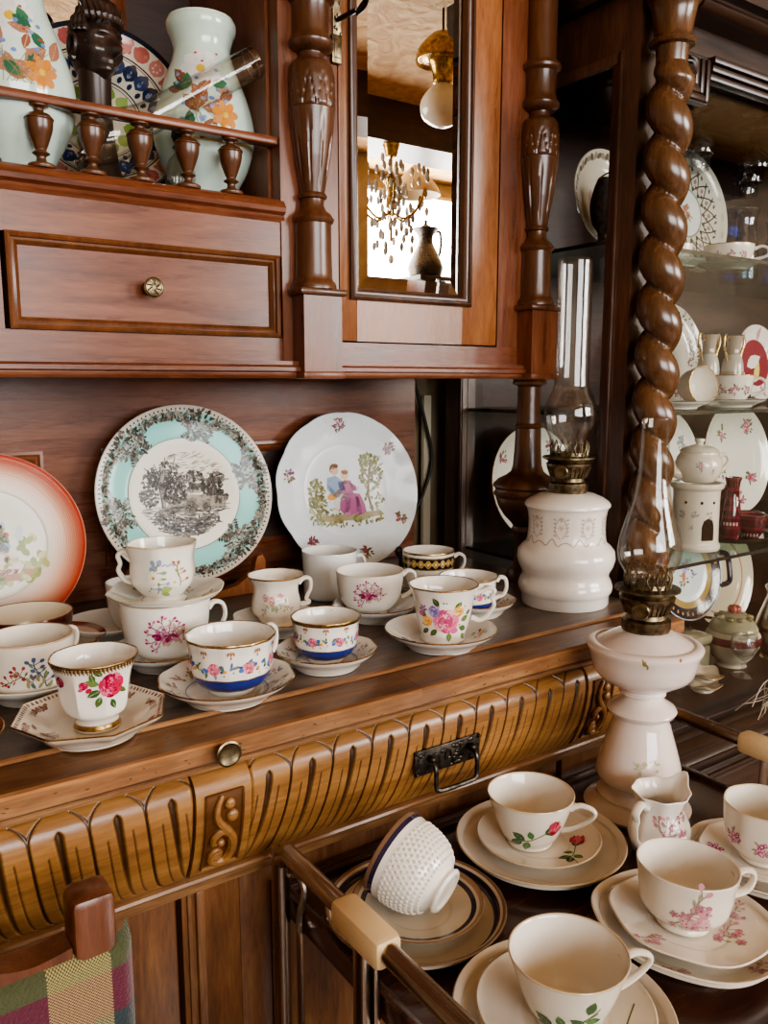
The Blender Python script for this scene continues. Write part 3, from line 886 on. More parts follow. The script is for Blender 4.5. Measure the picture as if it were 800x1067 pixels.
for q in range(8):
    a = q*PI/4
    k_.tube([tuple(T_ @ Vector(p)) for p in cat([(.0025*math.cos(a),.0025*math.sin(a),.0222),(.006*math.cos(a+.4),.006*math.sin(a+.4),.0226),(.0088*math.cos(a+.5),.0088*math.sin(a+.5),.022)],3)], .0009, 5)
k_.tube([tuple(T_ @ Vector((.0092*math.cos(i*PI/12),.0092*math.sin(i*PI/12),.022))) for i in range(24)], .0009, 5, closed=True)
k_.build('knob', M['brass'], dw)
# niche with gallery
NZ = 1.41
hb('niche_floor', 'mahog', HX0, .495, .94, 1.19, 1.395, NZ)
o = MB()
pr = [(.96,1.384),(.931,1.384),(.9285,1.388),(.930,1.392),(.9245,1.395),(.9235,1.400),(.926,1.404),(.93,1.409),(.936,1.4115),(.96,1.4115)]
o.profx([(y, Z(z)) for y, z in pr], HX0, .495)
o.build('shelf_moulding', M['mahog'], HU)
hb('niche_back', 'inner', HX0, .495, 1.185, 1.20, 1.41, 2.05)
fr = MB().frame(.05, .393, Z(1.455), Z(1.95), 1.185, [(0,0),(0,.012),(.006,.014),(.012,.009),(.02,.010),(.028,.003)]).build('niche_mirror_frame', M['mahogZ'], HU)
MB().box(.078,.365,1.1815,1.1825,Z(1.483),Z(1.922)).build('niche_mirror', M['mirror'], fr)
hb('niche_side', 'mahogZ', .487, .497, .955, 1.185, 1.41, 2.05)
hb('upright', 'mahogZ', .491, .572, .93, .957, 1.2165, 2.05)
hb('gallery_rail', 'mahog', HX0, .491, .933, .953, 1.4735, 1.483, bev=.002)
bprof = cat([(.0135,0),(.0135,.004),(.006,.007),(.005,.012),(.009,.015),(.0055,.018),(.0075,.023),(.0125,.037),(.0138,.046),(.0138,.0475),(.0148,.0485),(.0130,.051),(.0105,.0535),(.006,.055),(.0055,.0585),(.0095,.0605),(.0095,.0628)], 4)
for xx in (.012,.064,.116,.168,.2203,.2726,.3252,.3795,.4325):
    MB().lathe([(0,0)]+bprof+[(0,.0628)], 24).build('baluster', M['turned'], HU, (xx,.943,Z(1.4108)))
# mirror door
DX0, DX1, DZ0, DZ1 = .5745, .8445, 1.2455, 2.03
hb('door_rail_board', 'mahog', .56, .95-.02, .931, .957, 1.2165, 1.2435)
hb('upright', 'mahogZ', .8475, HX1, .932, .957, 1.2435, 2.05)
dd = MB()
y0, y1 = .931, .95
dd.box(DX0, .6005, y0, y1, Z(DZ0), Z(DZ1), bev=.0015); dd.box(.779, DX1, y0, y1, Z(DZ0), Z(DZ1), bev=.0015)
dd.box(.6005, .779, y0, y1, Z(DZ0), Z(1.312)); dd.box(.6005, .779, y0, y1, Z(1.96), Z(DZ1))
md = dd.build('mirror_door', M['veneer'], HU)
fx0, fx1, fz0, fz1 = .5885, .7920, 1.2985, 1.975
MB().frame(fx0, fx1, Z(fz0), Z(fz1), .931, [(0,0),(0,.005),(.002,.0068),(.005,.0072),(.0065,.0045),(.0085,.005),(.011,.004),(.0135,.0005),(.0165,-.004)], (.62,.55,.5)).build('mirror_moulding', M['turned'], md)
gx0, gx1, gz0, gz1 = fx0+.0155, fx1-.0155, Z(fz0+.0155), Z(fz1-.0155)
g = MB(); bw = .0165; ya, yb = .9365, .9350
V = [(gx0,ya,gz0),(gx1,ya,gz0),(gx1,ya,gz1),(gx0,ya,gz1),(gx0+bw,yb,gz0+bw),(gx1-bw,yb,gz0+bw),(gx1-bw,yb,gz1-bw),(gx0+bw,yb,gz1-bw)]
g.add(V, [(4,5,6,7),(0,1,5,4),(1,2,6,5),(2,3,7,6),(3,0,4,7)], smooth=False)
g.build('mirror_glass', M['mirror'], md, sharp=5)
# lock plate with key
k_ = MB().box(.5655,.5775,.9275,.931,Z(1.600),Z(1.72),bev=.001)
for i in range(26): k_.ball((.5665+.010*random.Random(i).random(), .9272, Z(1.604+.11*random.Random(i+99).random())), .0018, .0012, .0022, 6, 5)
lp = k_.build('lock_plate', M['brass'], md)
MB().tube([(.572,.925,Z(1.629)),(.5735,.905,Z(1.6285)),(.5745,.888,Z(1.628))], .003, 8).tube(cat([(.5745,.888,Z(1.623)),(.577,.876,Z(1.627)),(.5745,.866,Z(1.632)),(.572,.876,Z(1.627))],4,True), .0022, 6, closed=True).build('key', M['iron'], md)
k_ = MB()
k_.box(.5620,.5765,.924,.929,Z(1.578),Z(1.6115),bev=.002,col=lin('#4a4038'))
k_.box(.5650,.5735,.9228,.926,Z(1.584),Z(1.606),bev=.001,col=lin('#a3886a'))
k_.build('catch', M['brass'], md)
# case sides, top, cornice
hb('case_side', 'mahogZ', HX1-.012, HX1, .957, 1.20, 1.2165, 2.05)
hb('case_back', 'inner', .497, HX1-.012, 1.185, 1.20, 1.2165, 2.05)
hb('case_top', 'mahog', HX0-.02, HX1, .90, 1.21, 2.05, 2.10)
# turned columns
cz = lambda z: z-1.306
colp = [(0,0),(.0285,0),(.0285,.004),(.0265,.009),(.0245,.0105),(.0235,.013),(.0232,.018),(.0225,.05),(.0225,.074),(.0228,.078),(.0252,.0805),(.0262,.084),(.022,.090),(.0165,.094),(.0138,.100),(.014,.107),(.017,.1085),(.0178,.111),(.0165,.1135),(.0148,.1145),(.0165,.124),(.0225,.156),(.0268,.19),(.0285,.208),(.0287,.2092),(.0275,.211),(.0287,.2128),(.0287,.225),(.0284,.245),(.0262,.2585),(.0225,.2635),(.0165,.266),(.0150,.2695),(.0155,.2735),(.024,.2765),(.0275,.2805),(.028,.2845),(.0255,.2885),(.0235,.2915),(.0222,.297),(.0222,.322),(.0232,.327),(.0285,.331),(.0292,.3345),(.0275,.338),(.0225,.341),(.0212,.346),(.0205,.70)]
def flute_r(t, r, z):
    if .116 < z < .205:
        k = math.sin(PI*(z-.116)/.089); w = (t/(2*PI)*10) % 1
        r -= .0022*k*max(0, 1-abs(w-.5)/.16)
    if .211 < z < .246:
        w = (t/(2*PI)*10) % 1; k = (z-.211)/.035
        hw = .42*(1-k*.85)
        e = abs(abs(w-.5)-hw)
        r -= .0018*max(0, 1-e/.07)
        if abs(w-.5) < .035: r -= .0012
    return r, z
P2 = []
for (r, z), (r2, z2) in zip(colp[:-1], colp[1:]):
    n = max(1, int((z2-z)/.0025)) if .11 < z < .25 else 1
    for k in range(n): P2.append((r+(r2-r)*k/n, z+(z2-z)*k/n))
P2.append(colp[-1]); P2.append((0,.70))
for cx in (.531, .914):
    MB().lathe(P2, 90, rmod=flute_r).build('turned_column', M['turned'], HU, (cx,.9225,Z(1.306)), sharp=35)
# vase shaped front support under the right plinth
sp = [(0,0),(.030,0),(.031,.012),(.026,.02),(.018,.026),(.0165,.05),(.0165,.072),(.021,.078),(.022,.083),(.020,.088),(.024,.094),(.034,.104),(.043,.118),(.0475,.131),(.0475,.134),(.0505,.137),(.0515,.141),(.0490,.144),(.0490,.1475),(.0525,.151),(.0520,.155),(.045,.162),(.033,.168),(.0255,.174),(.0225,.183),(.0205,.21),(.0195,.241),(.0215,.2425),(.0225,.245),(.0215,.2475),(.0192,.249),(.0178,.28),(.0175,.3045),(.0200,.3065),(.0255,.3085),(.0262,.3115),(.0240,.3155),(0,.3155)]
MB().lathe(sp, 44).build('front_support', M['turned'], HU, (.9145,.93,.0008))
MB().lathe(sp, 44).build('front_support', M['turned'], HU, (-.33,.93,.0008))
# black cable and pale batten in the gap beside the hutch
t = MB().tube(cat([(.9085,1.222,1.215),(.9125,1.222,1.19),(.937,1.222,1.12),(.9535,1.222,1.05),(.934,1.222,.987),(.91,1.222,.945),(.902,1.226,.905),(.90,1.234,.86),(.90,1.236,.5),(.90,1.236,.1),(.90,1.238,.0034)], 6), .0032, 8, lin('#15130f')).build('cable', M['paint'])
tag(t, 'black cable hanging in the gap between hutch and display cabinet', 'cable')
t = MB().box(.942,.9585,1.232,1.24,.0,1.168,col=lin('#d9cdb4')).build('batten', M['paint'])
tag(t, 'pale batten leaning on the wall in the gap behind the cable', 'batten')

# ================================================================ display cabinet
VX0, VX1, VY0, VY1 = .968, 2.12, .79, 1.20
VC = thing('display_cabinet', 'dark walnut display cabinet with barley twist column and glass shelves of china', 'cabinet', (0,0,0))
def vb(name, mat, *a, bev=0, parent=VC, **k):
    return MB().box(*a, bev=bev, **k).build(name, M[mat], parent)
o = MB()
o.box(VX0+.01, VX1, .775, VY1, .0, .60)
o.box(VX0, VX1+.01, .757, VY1, 0, .09)
o.build('base', M['vitX'], VC)
o = MB()
pr = [(.79,.622),(.776,.622),(.771,.618),(.772,.612),(.764,.608),(.757,.602),(.757,.596),(.760,.592),(.752,.588),(.749,.582),(.752,.576),(.762,.572),(.775,.57),(1.15,.57),(1.15,.622)]
o.profx(pr, VX0, VX1); o.build('base_moulding', M['vitX'], VC)
o = MB().box(1.05, 1.58, .765, .776, .30, .55, bev=.002)
dv = o.build('drawer', M['vitX'], VC)
MB().frame(1.06,1.57,.31,.54,.765,[(0,0),(0,.006),(.005,.007),(.012,.002),(.016,.004),(.02,0)]).build('drawer_moulding', M['vitX'], dv)
vb('cabinet_floor', 'inner', VX0, VX1, .79, VY1, .60, .625)
vb('cabinet_back', 'inner', VX0+.01, VX1, 1.18, VY1, .62, 1.72)
vb('cabinet_side', 'inner', VX1-.02, VX1, .79, VY1, .62, 1.72)
# posts
o = MB().box(VX0, 1.05, .79, .818, .62, 1.72)
o.box(VX0-.001, VX0+.008, .814, .838, .62, 1.645, bev=.003)
o.box(VX0-.004, VX0+.004, .818, .824, .62, 1.645, bev=.002)
o.build('corner_post', M['vit'], VC)
o = MB().box(VX0, VX0+.03, 1.152, 1.20, .62, 1.72)
o.box(VX0-.003, VX0+.003, 1.154, 1.160, .62, 1.645, bev=.0015); o.box(VX0-.003, VX0+.003, 1.164, 1.172, .62, 1.645, bev=.0015)
o.build('rear_post', M['vit'], VC)
o = MB().box(VX0, VX0+.022, .818, 1.152, 1.64, 1.72)
o.box(VX0-.003, VX0+.004, .825, 1.152, 1.628, 1.645, bev=.003)
MB().box(VX0, VX0+.022, .818, 1.152, .62, .66).build('side_rail', M['vit'], VC)
o.build('side_rail', M['vit'], VC)
vb('side_pane', 'pane', VX0+.010, VX0+.013, .838, 1.152, .66, 1.64)
# front door frame with stepped carved corner
o = MB()
def steps(z, s):
    q = []
    for k in range(4):
        q += [(.789-.0035*(k % 2), z+s*.009*k), (.789-.0035*(k % 2), z+s*.009*(k+1)-s*.002)]
    return q
o.box(1.0505, VX1, .787, .82, 1.655, 1.7145)
for k, zz in enumerate((1.626, 1.637, 1.648)):
    o.box(1.118-.0*k, VX1, .784-.003*k, .80, zz, zz+.0095, bev=.002)
df = o.build('door_rail', M['vitX'], VC)
o = MB()
o.box(1.04, 1.118, .788, .80, 1.592, 1.655)
for k in range(3):
    xx = 1.108-.011*k
    o.box(xx, xx+.0085, .783+.0015*k, .792, 1.594+.0105*k, 1.652, bev=.002)
    o.box(1.04, xx, .783+.0015*k, .792, 1.594+.0105*k, 1.6025+.0105*k, bev=.002)
for q in range(5):
    a = math.radians(100+q*28)
    o.tube(cat([(1.083,.786,1.628),(1.083+.016*math.cos(a),.783,1.628+.016*math.sin(a)),(1.083+.026*math.cos(a+.35),.787,1.628+.026*math.sin(a+.35))], 4), [.003,.0033,.0036,.0038,.0036,.003,.0025,.002,.001], 7)
o.build('corner_carving', M['vitX'], df)
vb('door_pane', 'pane', 1.05, VX1-.03, .802, .805, .622, 1.655)
vb('door_stile', 'vit', VX1-.05, VX1, .785, .82, .62, 1.655)
# cornice
o = MB()
o.box(VX0-.02, VX1+.02, .735, VY1, 1.715, 1.74)
o.profx([(.79,1.690),(.752,1.690),(.744,1.694),(.741,1.700),(.744,1.706),(.752,1.708),(.752,1.715),(.79,1.715)], 1.035, VX1)
o.profx([(1.2,1.74),(.725,1.74),(.712,1.745),(.706,1.754),(.704,1.762),(.69,1.775),(.685,1.79),(.685,1.82),(1.2,1.82)], VX0-.02, VX1+.05)
o.build('cornice', M['vitX'], VC)
# glass shelves
for z, yf in ((.892,.822), (1.146,.828), (1.398,.835)):
    s_ = MB().box(VX0+.014, VX1-.02, yf, 1.178, z-.005, z).build('glass_shelf', M['shelf'], VC)
    MB().box(VX0+.014, VX1-.02, yf-.0015, yf, z-.0058, z+.0003, lin('#1e2b28')).build('shelf_edge', M['shelfedge'], s_)
    MB().box(VX0+.0132, VX0+.014, yf-.0015, 1.178, z-.0058, z+.0003, lin('#1e2b28')).build('shelf_edge', M['shelfedge'], s_)
# barley twist column
CXv, CYv = .9885, .7545
tw = MB(); z0, z1 = .70, 1.612; nz = 260; nn = 30
def twr(t, z):
    ph = t+2*PI*z/.0655-1.1
    q = abs(math.cos(ph/2))
    k = min(1, (z1-z)/.022, (z-z0)/.03); k = max(0, k)
    return .0150+(.0168*q**.62)*k+.006*(1-k)
tw.lathe([(1, z0+(z1-z0)*i/nz) for i in range(nz+1)], nn*2, rmod=lambda t, r, z: (twr(t, z), z))
vs = tw.build('twisted_column', M['twist'], VC, (CXv, CYv, 0), sharp=0)
MB().lathe([(0,1.606),(.0195,1.606),(.0205,1.612),(.0215,1.632),(.0285,1.634),(.0305,1.637),(.0295,1.6405),(.0262,1.643),(.0245,1.648),(.0275,1.670),(.0305,1.684),(.0325,1.686),(.0355,1.689),(.0365,1.694),(.035,1.7005),(.038,1.705),(.038,1.7145),(0,1.7145)], 40).build('column_capital', M['twist'], vs)
MB().lathe([(0,.6225),(.037,.6225),(.037,.632),(.031,.64),(.024,.65),(.022,.66),(.030,.668),(.033,.676),(.030,.684),(.023,.69),(.02,.705),(0,.705)], 40).build('column_base', M['twist'], vs)
MB().box(.952,1.028,.716,.792,.5,.6222,bev=.003).build('column_block', M['vitX'], VC)

# ================================================================ serving trolley
TZ = .693
TR = thing('serving_trolley', 'brown serving trolley with bronzed tube rails carrying cups, plates and lamp', 'trolley', (0,0,0))
TX0, TX1, TY0, TY1 = .3475, .8935, .10, .674
o = MB().box(TX0, TX1, TY0, TY1, TZ-.012, TZ-.0002)
o.build('tray_top', M['tray'], TR)
o = MB()
for a in ((TX0-.006,TX0+.004,TY0,TY1),(TX1-.004,TX1+.006,TY0,TY1),(TX0-.006,TX1+.006,TY1-.004,TY1+.006),(TX0-.006,TX1+.006,TY0-.006,TY0+.004)):
    o.box(*a, TZ-.018, TZ+.006, bev=.002)
o.build('tray_edge', M['tray'], TR)
MB().box(TX0, TX1, TY0, TY1, .28, .295).build('lower_tray', M['tray'], TR)
def rail(x, sx):
    zz = .757
    p = cat([(x,.652,.02),(x,.652,.45),(x,.652,.728),(x,.648,.747),(x,.634,.757),(x,.612,.758),(x,.40,zz),(x,.16,zz),(x,.138,.754),(x,.126,.742),(x,.124,.72),(x,.124,.45),(x,.124,.02)], 6)
    r = MB().tube(p, .0088, 14).build('rail', M['tubing'], TR)
    g = MB().box(x-.0128, x+.0128, .470, .541, zz-.013, zz+.0125, lin('#dcbf92'), bev=.006)
    g.build('grip', M['plastic'], r)
    MB().box(x-.009, x-.001, .495, .511, .03, zz-.010, bev=.002).box(x+.002, x+.009, .495, .511, .03, zz-.010, bev=.002).build('upright', M['tubing'], TR)
    MB().tube(cat([(x+sx*.004,.652,.725),(x+sx*.012,.640,.728),(x+sx*.014,.632,.716),(x+sx*.008,.630,.69),(x+sx*.006,.626,.64),(x+sx*.006,.626,.32)], 6), .0035, 8).build('tray_bracket', M['tubing'], TR)
    for yy in (.652,.124):
        MB().lathe([(0,-.009),(.016,-.009),(.02,-.006),(.02,.006),(.016,.009),(0,.009)], 20, col=lin('#1a1917'), mat=Matrix.Translation((x,yy,.0205)) @ Matrix.Rotation(PI/2,4,'Y')).build('caster', M['paint'], TR)
rail(.3305, 1); rail(.9095, -1)

# ================================================================ chair in front of the sideboard
CH = thing('dining_chair', 'wooden chair with green and burgundy plaid woven back in front of the sideboard', 'chair', (0,0,0))
def plaid(u, v):
    olive, cream, burg, dkb = lin('#4e5233'), lin('#b3a573'), lin('#5e1c33'), lin('#2c1a22')
    i = int(u*7.0+.35) % 2; j = int((1-v)*9.5) % 3
    return i, j
o = MB()
nxp, nyp = 330, 330
fx0, fx1, fz0, fz1 = -.235, .1665, .38, .784
def fab(u, v):
    x = fx0+(fx1-fx0)*u; z = fz0+(fz1-fz0)*v-.004*math.sin(u*PI)*v
    y = .5665-.006*math.sin(PI*u)*0
    if v > .97: y += .012*((v-.97)/.03)**2
    if u > .97: y += .014*((u-.97)/.03)**2
    return (x, y, z)
cols_u = [lin('#4d5036'), lin('#a89a6c')]
def fabc(u, v):
    x = (1-u)*(fx1-fx0); z = (1-v)*(fz1-fz0)
    vb_ = [0,1,0,1,0,1,0,1,0,1,0,1][int((x+.024)/.044) % 12]         # vertical stripes: olive / cream
    hb_ = int((z+.017)/.036) % 4
    hc = [lin('#474a2c'), lin('#5c0f30'), lin('#24343c'), lin('#5c0f30')][hb_]
    i = int(u*nxp); j = int(v*nyp)
    base = lin('#34381f') if vb_ == 0 else lin('#a3945f')
    c = base if (i+j) % 2 == 0 else hc
    if vb_ == 0: c = mixc(c, hc, .7)
    return c
o.grid(nxp, nyp, fab, cfn=fabc)
m_, nt_, out_ = newmat('woven plaid'); 
at_ = N(nt_, 'ShaderNodeAttribute', attribute_name='Col'); b_ = N(nt_, 'ShaderNodeBsdfPrincipled'); b_.inputs['Roughness'].default_value = .9; b_.inputs['Sheen Weight'].default_value = .3
tc_ = N(nt_, 'ShaderNodeTexCoord'); w1 = N(nt_, 'ShaderNodeTexVoronoi'); w1.inputs['Scale'].default_value = 420
L(nt_, tc_.outputs['Object'], w1.inputs['Vector']); bp2 = N(nt_, 'ShaderNodeBump'); bp2.inputs['Strength'].default_value = .8; bp2.inputs['Distance'].default_value = .001
L(nt_, w1.outputs[0], bp2.inputs['Height']); L(nt_, bp2.outputs[0], b_.inputs['Normal']); L(nt_, at_.outputs[0], b_.inputs['Base Color']); L(nt_, b_.outputs[0], out_.inputs[0])
M['plaid'] = m_
o.build('plaid_back', m_, CH, sharp=0)
MB().box(-.232,.163,.569,.584,.38,.778,bev=.006).build('back_frame', M['chairwood'], CH)
def post(x):
    o = MB().box(x-.016, x+.016, .5695, .603, .0, .823, bev=.007)
    o.build('post', M['chairwood'], CH)
post(.1385); post(-.195)
pts = [(.122,.788),(.095,.784),(.072,.789),(.045,.801),(.01,.817),(-.034,.823),(-.08,.817),(-.115,.801),(-.14,.79),(-.16,.785),(-.18,.79)]
o = MB(); P_ = cat(pts, 6)
top = [(x, z) for x, z in P_]; bot = [(x, .762) for x, z in reversed(P_)]
o.prism(top+bot, .573, .597); o.build('top_rail', M['chairwood'], CH)
MB().box(-.235,.165,.20,.60,.42,.47,bev=.012).build('seat', M['chairwood'], CH)
for xx in (-.21,.14): MB().box(xx-.016,xx+.016,.215,.247,0,.42,bev=.004).build('leg', M['chairwood'], CH)
# ================================================================ china on the sideboard
GRN = [lin('#4f6b35'), lin('#6d8748'), lin('#3d5a34')]
PINK = [lin('#c9567a'), lin('#e08aa0'), lin('#a93a63')]
G_CUP = 'cups on the sideboard'; G_SAU = 'saucers on the sideboard'
SW = .0062            # cup foot height above a saucer's base
def on(x, y, z=C0+.0004): return (x, y, z)

# octagonal cup with a red rose and its saucer
def dec(P, f):
    # dark gilt filigree under rim, rose spray to the right
    br = lin('#6a4a24')
    for k in range(70):
        x = -.0375*PI+k*.0375*2*PI/70
        P.ell(x, .0638, .0016, .0022, .3*(k % 2), br, 6); P.ell(x+.001, .0612, .0009, .0014, 0, lin('#8a6a3a'), 5)
    for x, y, l, a in ((.003,.050,.013,2.9),(.004,.044,.013,3.6),(.006,.058,.011,2.4),(-.001,.052,.010,1.9),(.004,.038,.011,4.3),(.013,.034,.011,-1.2),(.0215,.042,.009,-.6)):
        P.leaf(x, y, l, a, random.Random(int(l*9999+a*7)).choice(GRN), .55, lin('#8fa468'))
    P.rose(.0145, .0475, .0130, lin('#8f1636'), lin('#c52b55'), lin('#e2688a'), 3)
    P.rose(-.010, .0495, .0042, lin('#8f1636'), lin('#c22f55'), lin('#de6080'), 4)
    P.ell(-.006, .0445, .003, .0022, .6, lin('#b5254c')); P.ell(-.0125, .0455, .0022, .0016, .2, lin('#c84a6a'))
    P.rose(-.036, .050, .006, lin('#7a3040'), lin('#a0485c'), lin('#c78a90'), 9)
def octcup(t, r, z):
    s = PI/8; d = (t % (2*s))-s
    w = max(0, min(1, (z-.012)/.014))*(1-.72*max(0, min(1, (z-.046)/.018)))
    return r*(1+(math.cos(s)/math.cos(d)*1.03-1)*w), z
def sdec(P, R):
    g = random.Random(8)
    TN = [lin('#8a6a58'), lin('#a58672'), lin('#755247'), lin('#b89a84')]
    for k in range(8):
        a = k*PI/4+.2
        for q in range(15):
            b = a+(q-7)*.026; rr = R*(.86-.05*abs(math.sin(q*1.1)))
            P.ell(rr*math.cos(b), rr*math.sin(b), .0028, .0018, g.random()*3, g.choice(TN), 6)
    for k in range(90):
        a = k*2*PI/90; P.ell(R*.935*math.cos(a), R*.935*math.sin(a), .0018, .0013, a, TN[k % 3], 6)
    for k in range(16):
        P.leaf(-R*.55+g.uniform(-.012,.012), -R*.25+g.uniform(-.015,.015), .010, g.random()*6, g.choice([lin('#9a7a72'), lin('#86706a'), lin('#b09a90')]))
dish('saucer', 'octagonal cream saucer with gilt edge at the front under the red rose cup', on(.184,.728), .0665, .0215, decor=sdec, rmod=rpoly(8, .0665, .62), rim='gold', n=96, base=lin('#e6d9c6'), group=G_SAU, rimw=.0016)
cup('teacup', 'octagonal white cup with a red rose under a dark gilt rim', on(.1885,.7265,C0+SW), [(.0195,.0008),(.0205,.003),(.0190,.008),(.0200,.012),(.0262,.018),(.0290,.028),(.0310,.042),(.0340,.056),(.0385,.0665)],
    decor=lambda P, f: dec(P, f), bands=[(.003,.0075,GOLD)], rmod=octcup, n=96, rimw=.0016, group=G_CUP)

# blue banded cups
def bluedec(s):
    def d(P, f):
        g = random.Random(s)
        R = .043
        for k in range(30):
            x = -R*PI+k*R*2*PI/30
            y = .034+.0025*math.sin(k*1.3)
            P.ell(x, y, .0022, .0015, g.random(), g.choice([lin('#3a5288'), lin('#5f7fae'), lin('#7a6a4a'), lin('#6b8a5a')]), 6)
            if k % 2: P.leaf(x, y+.001, .006, g.uniform(.4,2.5), g.choice(GRN+[lin('#4a6aa0')]))
            P.ell(x+.002, y-.004, .0012, .001, 0, lin('#b0924a'), 5)
        for k in range(34):
            x = -R*PI+k*R*2*PI/34; y = .035+.004*math.sin(k*.74)
            P.leaf(x, y, .007, g.uniform(0,6.2), g.choice([lin('#5f7f5a'), lin('#4a6a8a'), lin('#86946a'), lin('#8a8f9a')]), .45)
        for k in range(8):
            x = -R*PI+(k+.5)*R*2*PI/8
            P.rose(x, .035, .0066, lin('#b84a66'), lin('#e07a90'), lin('#f0a8a8'), k)
            P.ell(x+.007, .037, .003, .0024, .4, lin('#3f5fae'), 7); P.ell(x-.0075, .033, .0026, .0022, .4, lin('#4a6fc0'), 7); P.ell(x+.0105, .033, .0022, .0018, .2, lin('#d8a040'), 7)
        for k in range(10):
            x = -R*PI+k*R*2*PI/10
            for q in range(3): P.leaf(x+(q-1)*.0016, .0535, .0055, -PI/2+(q-1)*.35, lin('#a87a52'), .4)
            P.ell(x, .0465, .0011, .0016, 0, lin('#b86a5a'), 6)
    return d
BLUE = lin('#1f2f78')
bp_out = [(.0225,.0008),(.0232,.003),(.0225,.0055),(.0300,.0085),(.0365,.0155),(.0400,.026),(.0412,.038),(.0420,.048),(.0450,.0585)]
hdl = [(.0405,.051),(.048,.0565),(.056,.053),(.0575,.040),(.053,.029),(.0455,.026),(.0385,.023)]
def bsau(P, R):
    g = random.Random(4)
    for k in range(16):
        a = k*2*PI/16
        P.bouquet(R*.78*math.cos(a), R*.78*math.sin(a), R*.15, [lin('#c98a90'), lin('#7080a8'), lin('#b09060')], [lin('#8a9a6a'), lin('#a08a60')], k, 4)
    P.stroke([(R*.6*math.cos(t*PI/24), R*.6*math.sin(t*PI/24)) for t in range(49)], .001, lin('#8f98b8'))
for nm, (sx, sy), (cx, cy), Rs, sc_, lab, slab, ha, rm_ in (
    ('a', (.320,.740), (.3255,.7405), .0675, 1.0, 'white cup with rose garland and cobalt band, handle to the right', 'gilt edged floral saucer under the cobalt banded cup with a visible handle', 2.2, lobes(12,.012)),
    ('b', (.4475,.760), (.4505,.7655), .0565, .865, 'smaller white cup with cobalt band and wide gold rim, no handle showing', 'small gilt saucer under the cobalt banded cup with the wide gold rim', 2.9, lobes(12,.008)),
    ('c', (.722,.826), (.7035,.820), .0545, .88, 'cobalt banded cup with angular handle behind the big pink rose cup', 'white saucer under the cobalt banded cup nearest the tall white lamp', 1.65, None)):
    dish('saucer', slab, on(sx, sy), Rs, .0215, decor=bsau, base=PORC2, rmod=lobes(10,.018,.0006,Rs*.6), group=G_SAU, rimw=.0016)
    cup('teacup', lab, on(cx, cy, C0+SW), [(r*sc_, z*sc_) for r, z in bp_out], decor=(lambda P, f, s_=sc_, q=nm: bluedec(ord(q))(Paint(P.mb, (lambda x, y, o: P.S(x*s_, y*s_, o))), f)),
        bands=[(.0062*sc_,.0078*sc_,GOLD),(.0078*sc_,.0215*sc_,BLUE),(.0215*sc_,.0228*sc_,GOLD)], handle=[(r*sc_, z*sc_) for r, z in hdl], hang=ha,
        rmod=rm_, rimw=.0036 if nm == 'b' else .0018, group=G_CUP)

# large cup with pink rose bouquet
def dec(P0, f):
    P = Paint(P0.mb, lambda x, y, o: P0.S(x*1.2, .031+(y-.031)*1.2+.001, o))
    g = random.Random(2)
    for x, y, l, a in ((-.012,.028,.011,3.3),(-.006,.022,.011,4.0),(.016,.024,.012,-.4),(.018,.031,.012,.2),(.012,.042,.011,.9),(-.004,.046,.011,2.2),(-.017,.034,.010,2.6),(.020,.016,.010,-.9),(.006,.0185,.010,-1.6),(-.015,.022,.010,3.9),(.025,.036,.009,.4)):
        P.leaf(x, y, l, a, g.choice(GRN), .55, lin('#93a86c'))
    P.rose(.003, .031, .0140, lin('#c24a74'), lin('#e57f9e'), lin('#f4b4be'), 5)
    P.rose(-.009, .041, .0065, lin('#7a64a8'), lin('#9a88c4'), lin('#c0b2dc'), 7)
    P.rose(.016, .041, .006, lin('#d8963c'), lin('#ecbb6a'), lin('#f6dca0'), 8)
    P.rose(-.016, .030, .006, lin('#e0902f'), lin('#efb45a'), lin('#f7d488'), 6)
    P.daisy(-.021, .042, .005, 6, lin('#a06ab0'), lin('#e8c860')); P.ell(.011, .0205, .004, .003, .4, lin('#d86a90')); P.ell(-.0235, .037, .003, .0024, .2, lin('#c25a80'))
    for k in range(14): P.ell(g.uniform(-.028,.028), g.uniform(.014,.05), .0011, .0009, 0, g.choice(PINK+GRN), 5)
def sdec(P, R):
    P.rose(-R*.45, -R*.38, .010, lin('#c24a74'), lin('#e07f98'), lin('#eeb4b8'), 5)
    g = random.Random(12)
    for k in range(8): P.leaf(-R*.5+g.uniform(-.008,.008), -R*.3+g.uniform(-.008,.012), .011, g.random()*6, g.choice(GRN), .5)
    P.ell(-R*.62, -R*.1, .005, .004, 0, lin('#9a88c4')); P.ell(-R*.3, -R*.6, .0045, .004, 0, lin('#e7b060'))
    P.bouquet(R*.7, R*.2, .012, PINK+[lin('#c9a05a')], GRN, 3, 6)
dish('saucer', 'wide white saucer with pink rose under the big pink rose cup', on(.5985,.7465), .0675, .0215, decor=sdec, group=G_SAU, base=lin('#f0eae0'), rim='gold', rimw=.0008)
cup('teacup', 'big white cup with a pink rose bouquet and ornate curled handle', on(.603,.748,C0+SW), [(.0250,.0008),(.0262,.003),(.0255,.007),(.0275,.013),(.0315,.028),(.0345,.043),(.0370,.056),(.0420,.0690)],
    decor=dec, handle=[(.0375,.058),(.045,.062),(.054,.066),(.0605,.0625),(.0575,.055),(.060,.045),(.053,.033),(.044,.0265),(.0335,.029)], hang=1.5, rimw=.0008, group=G_CUP, rmod=lobes(8,.012))

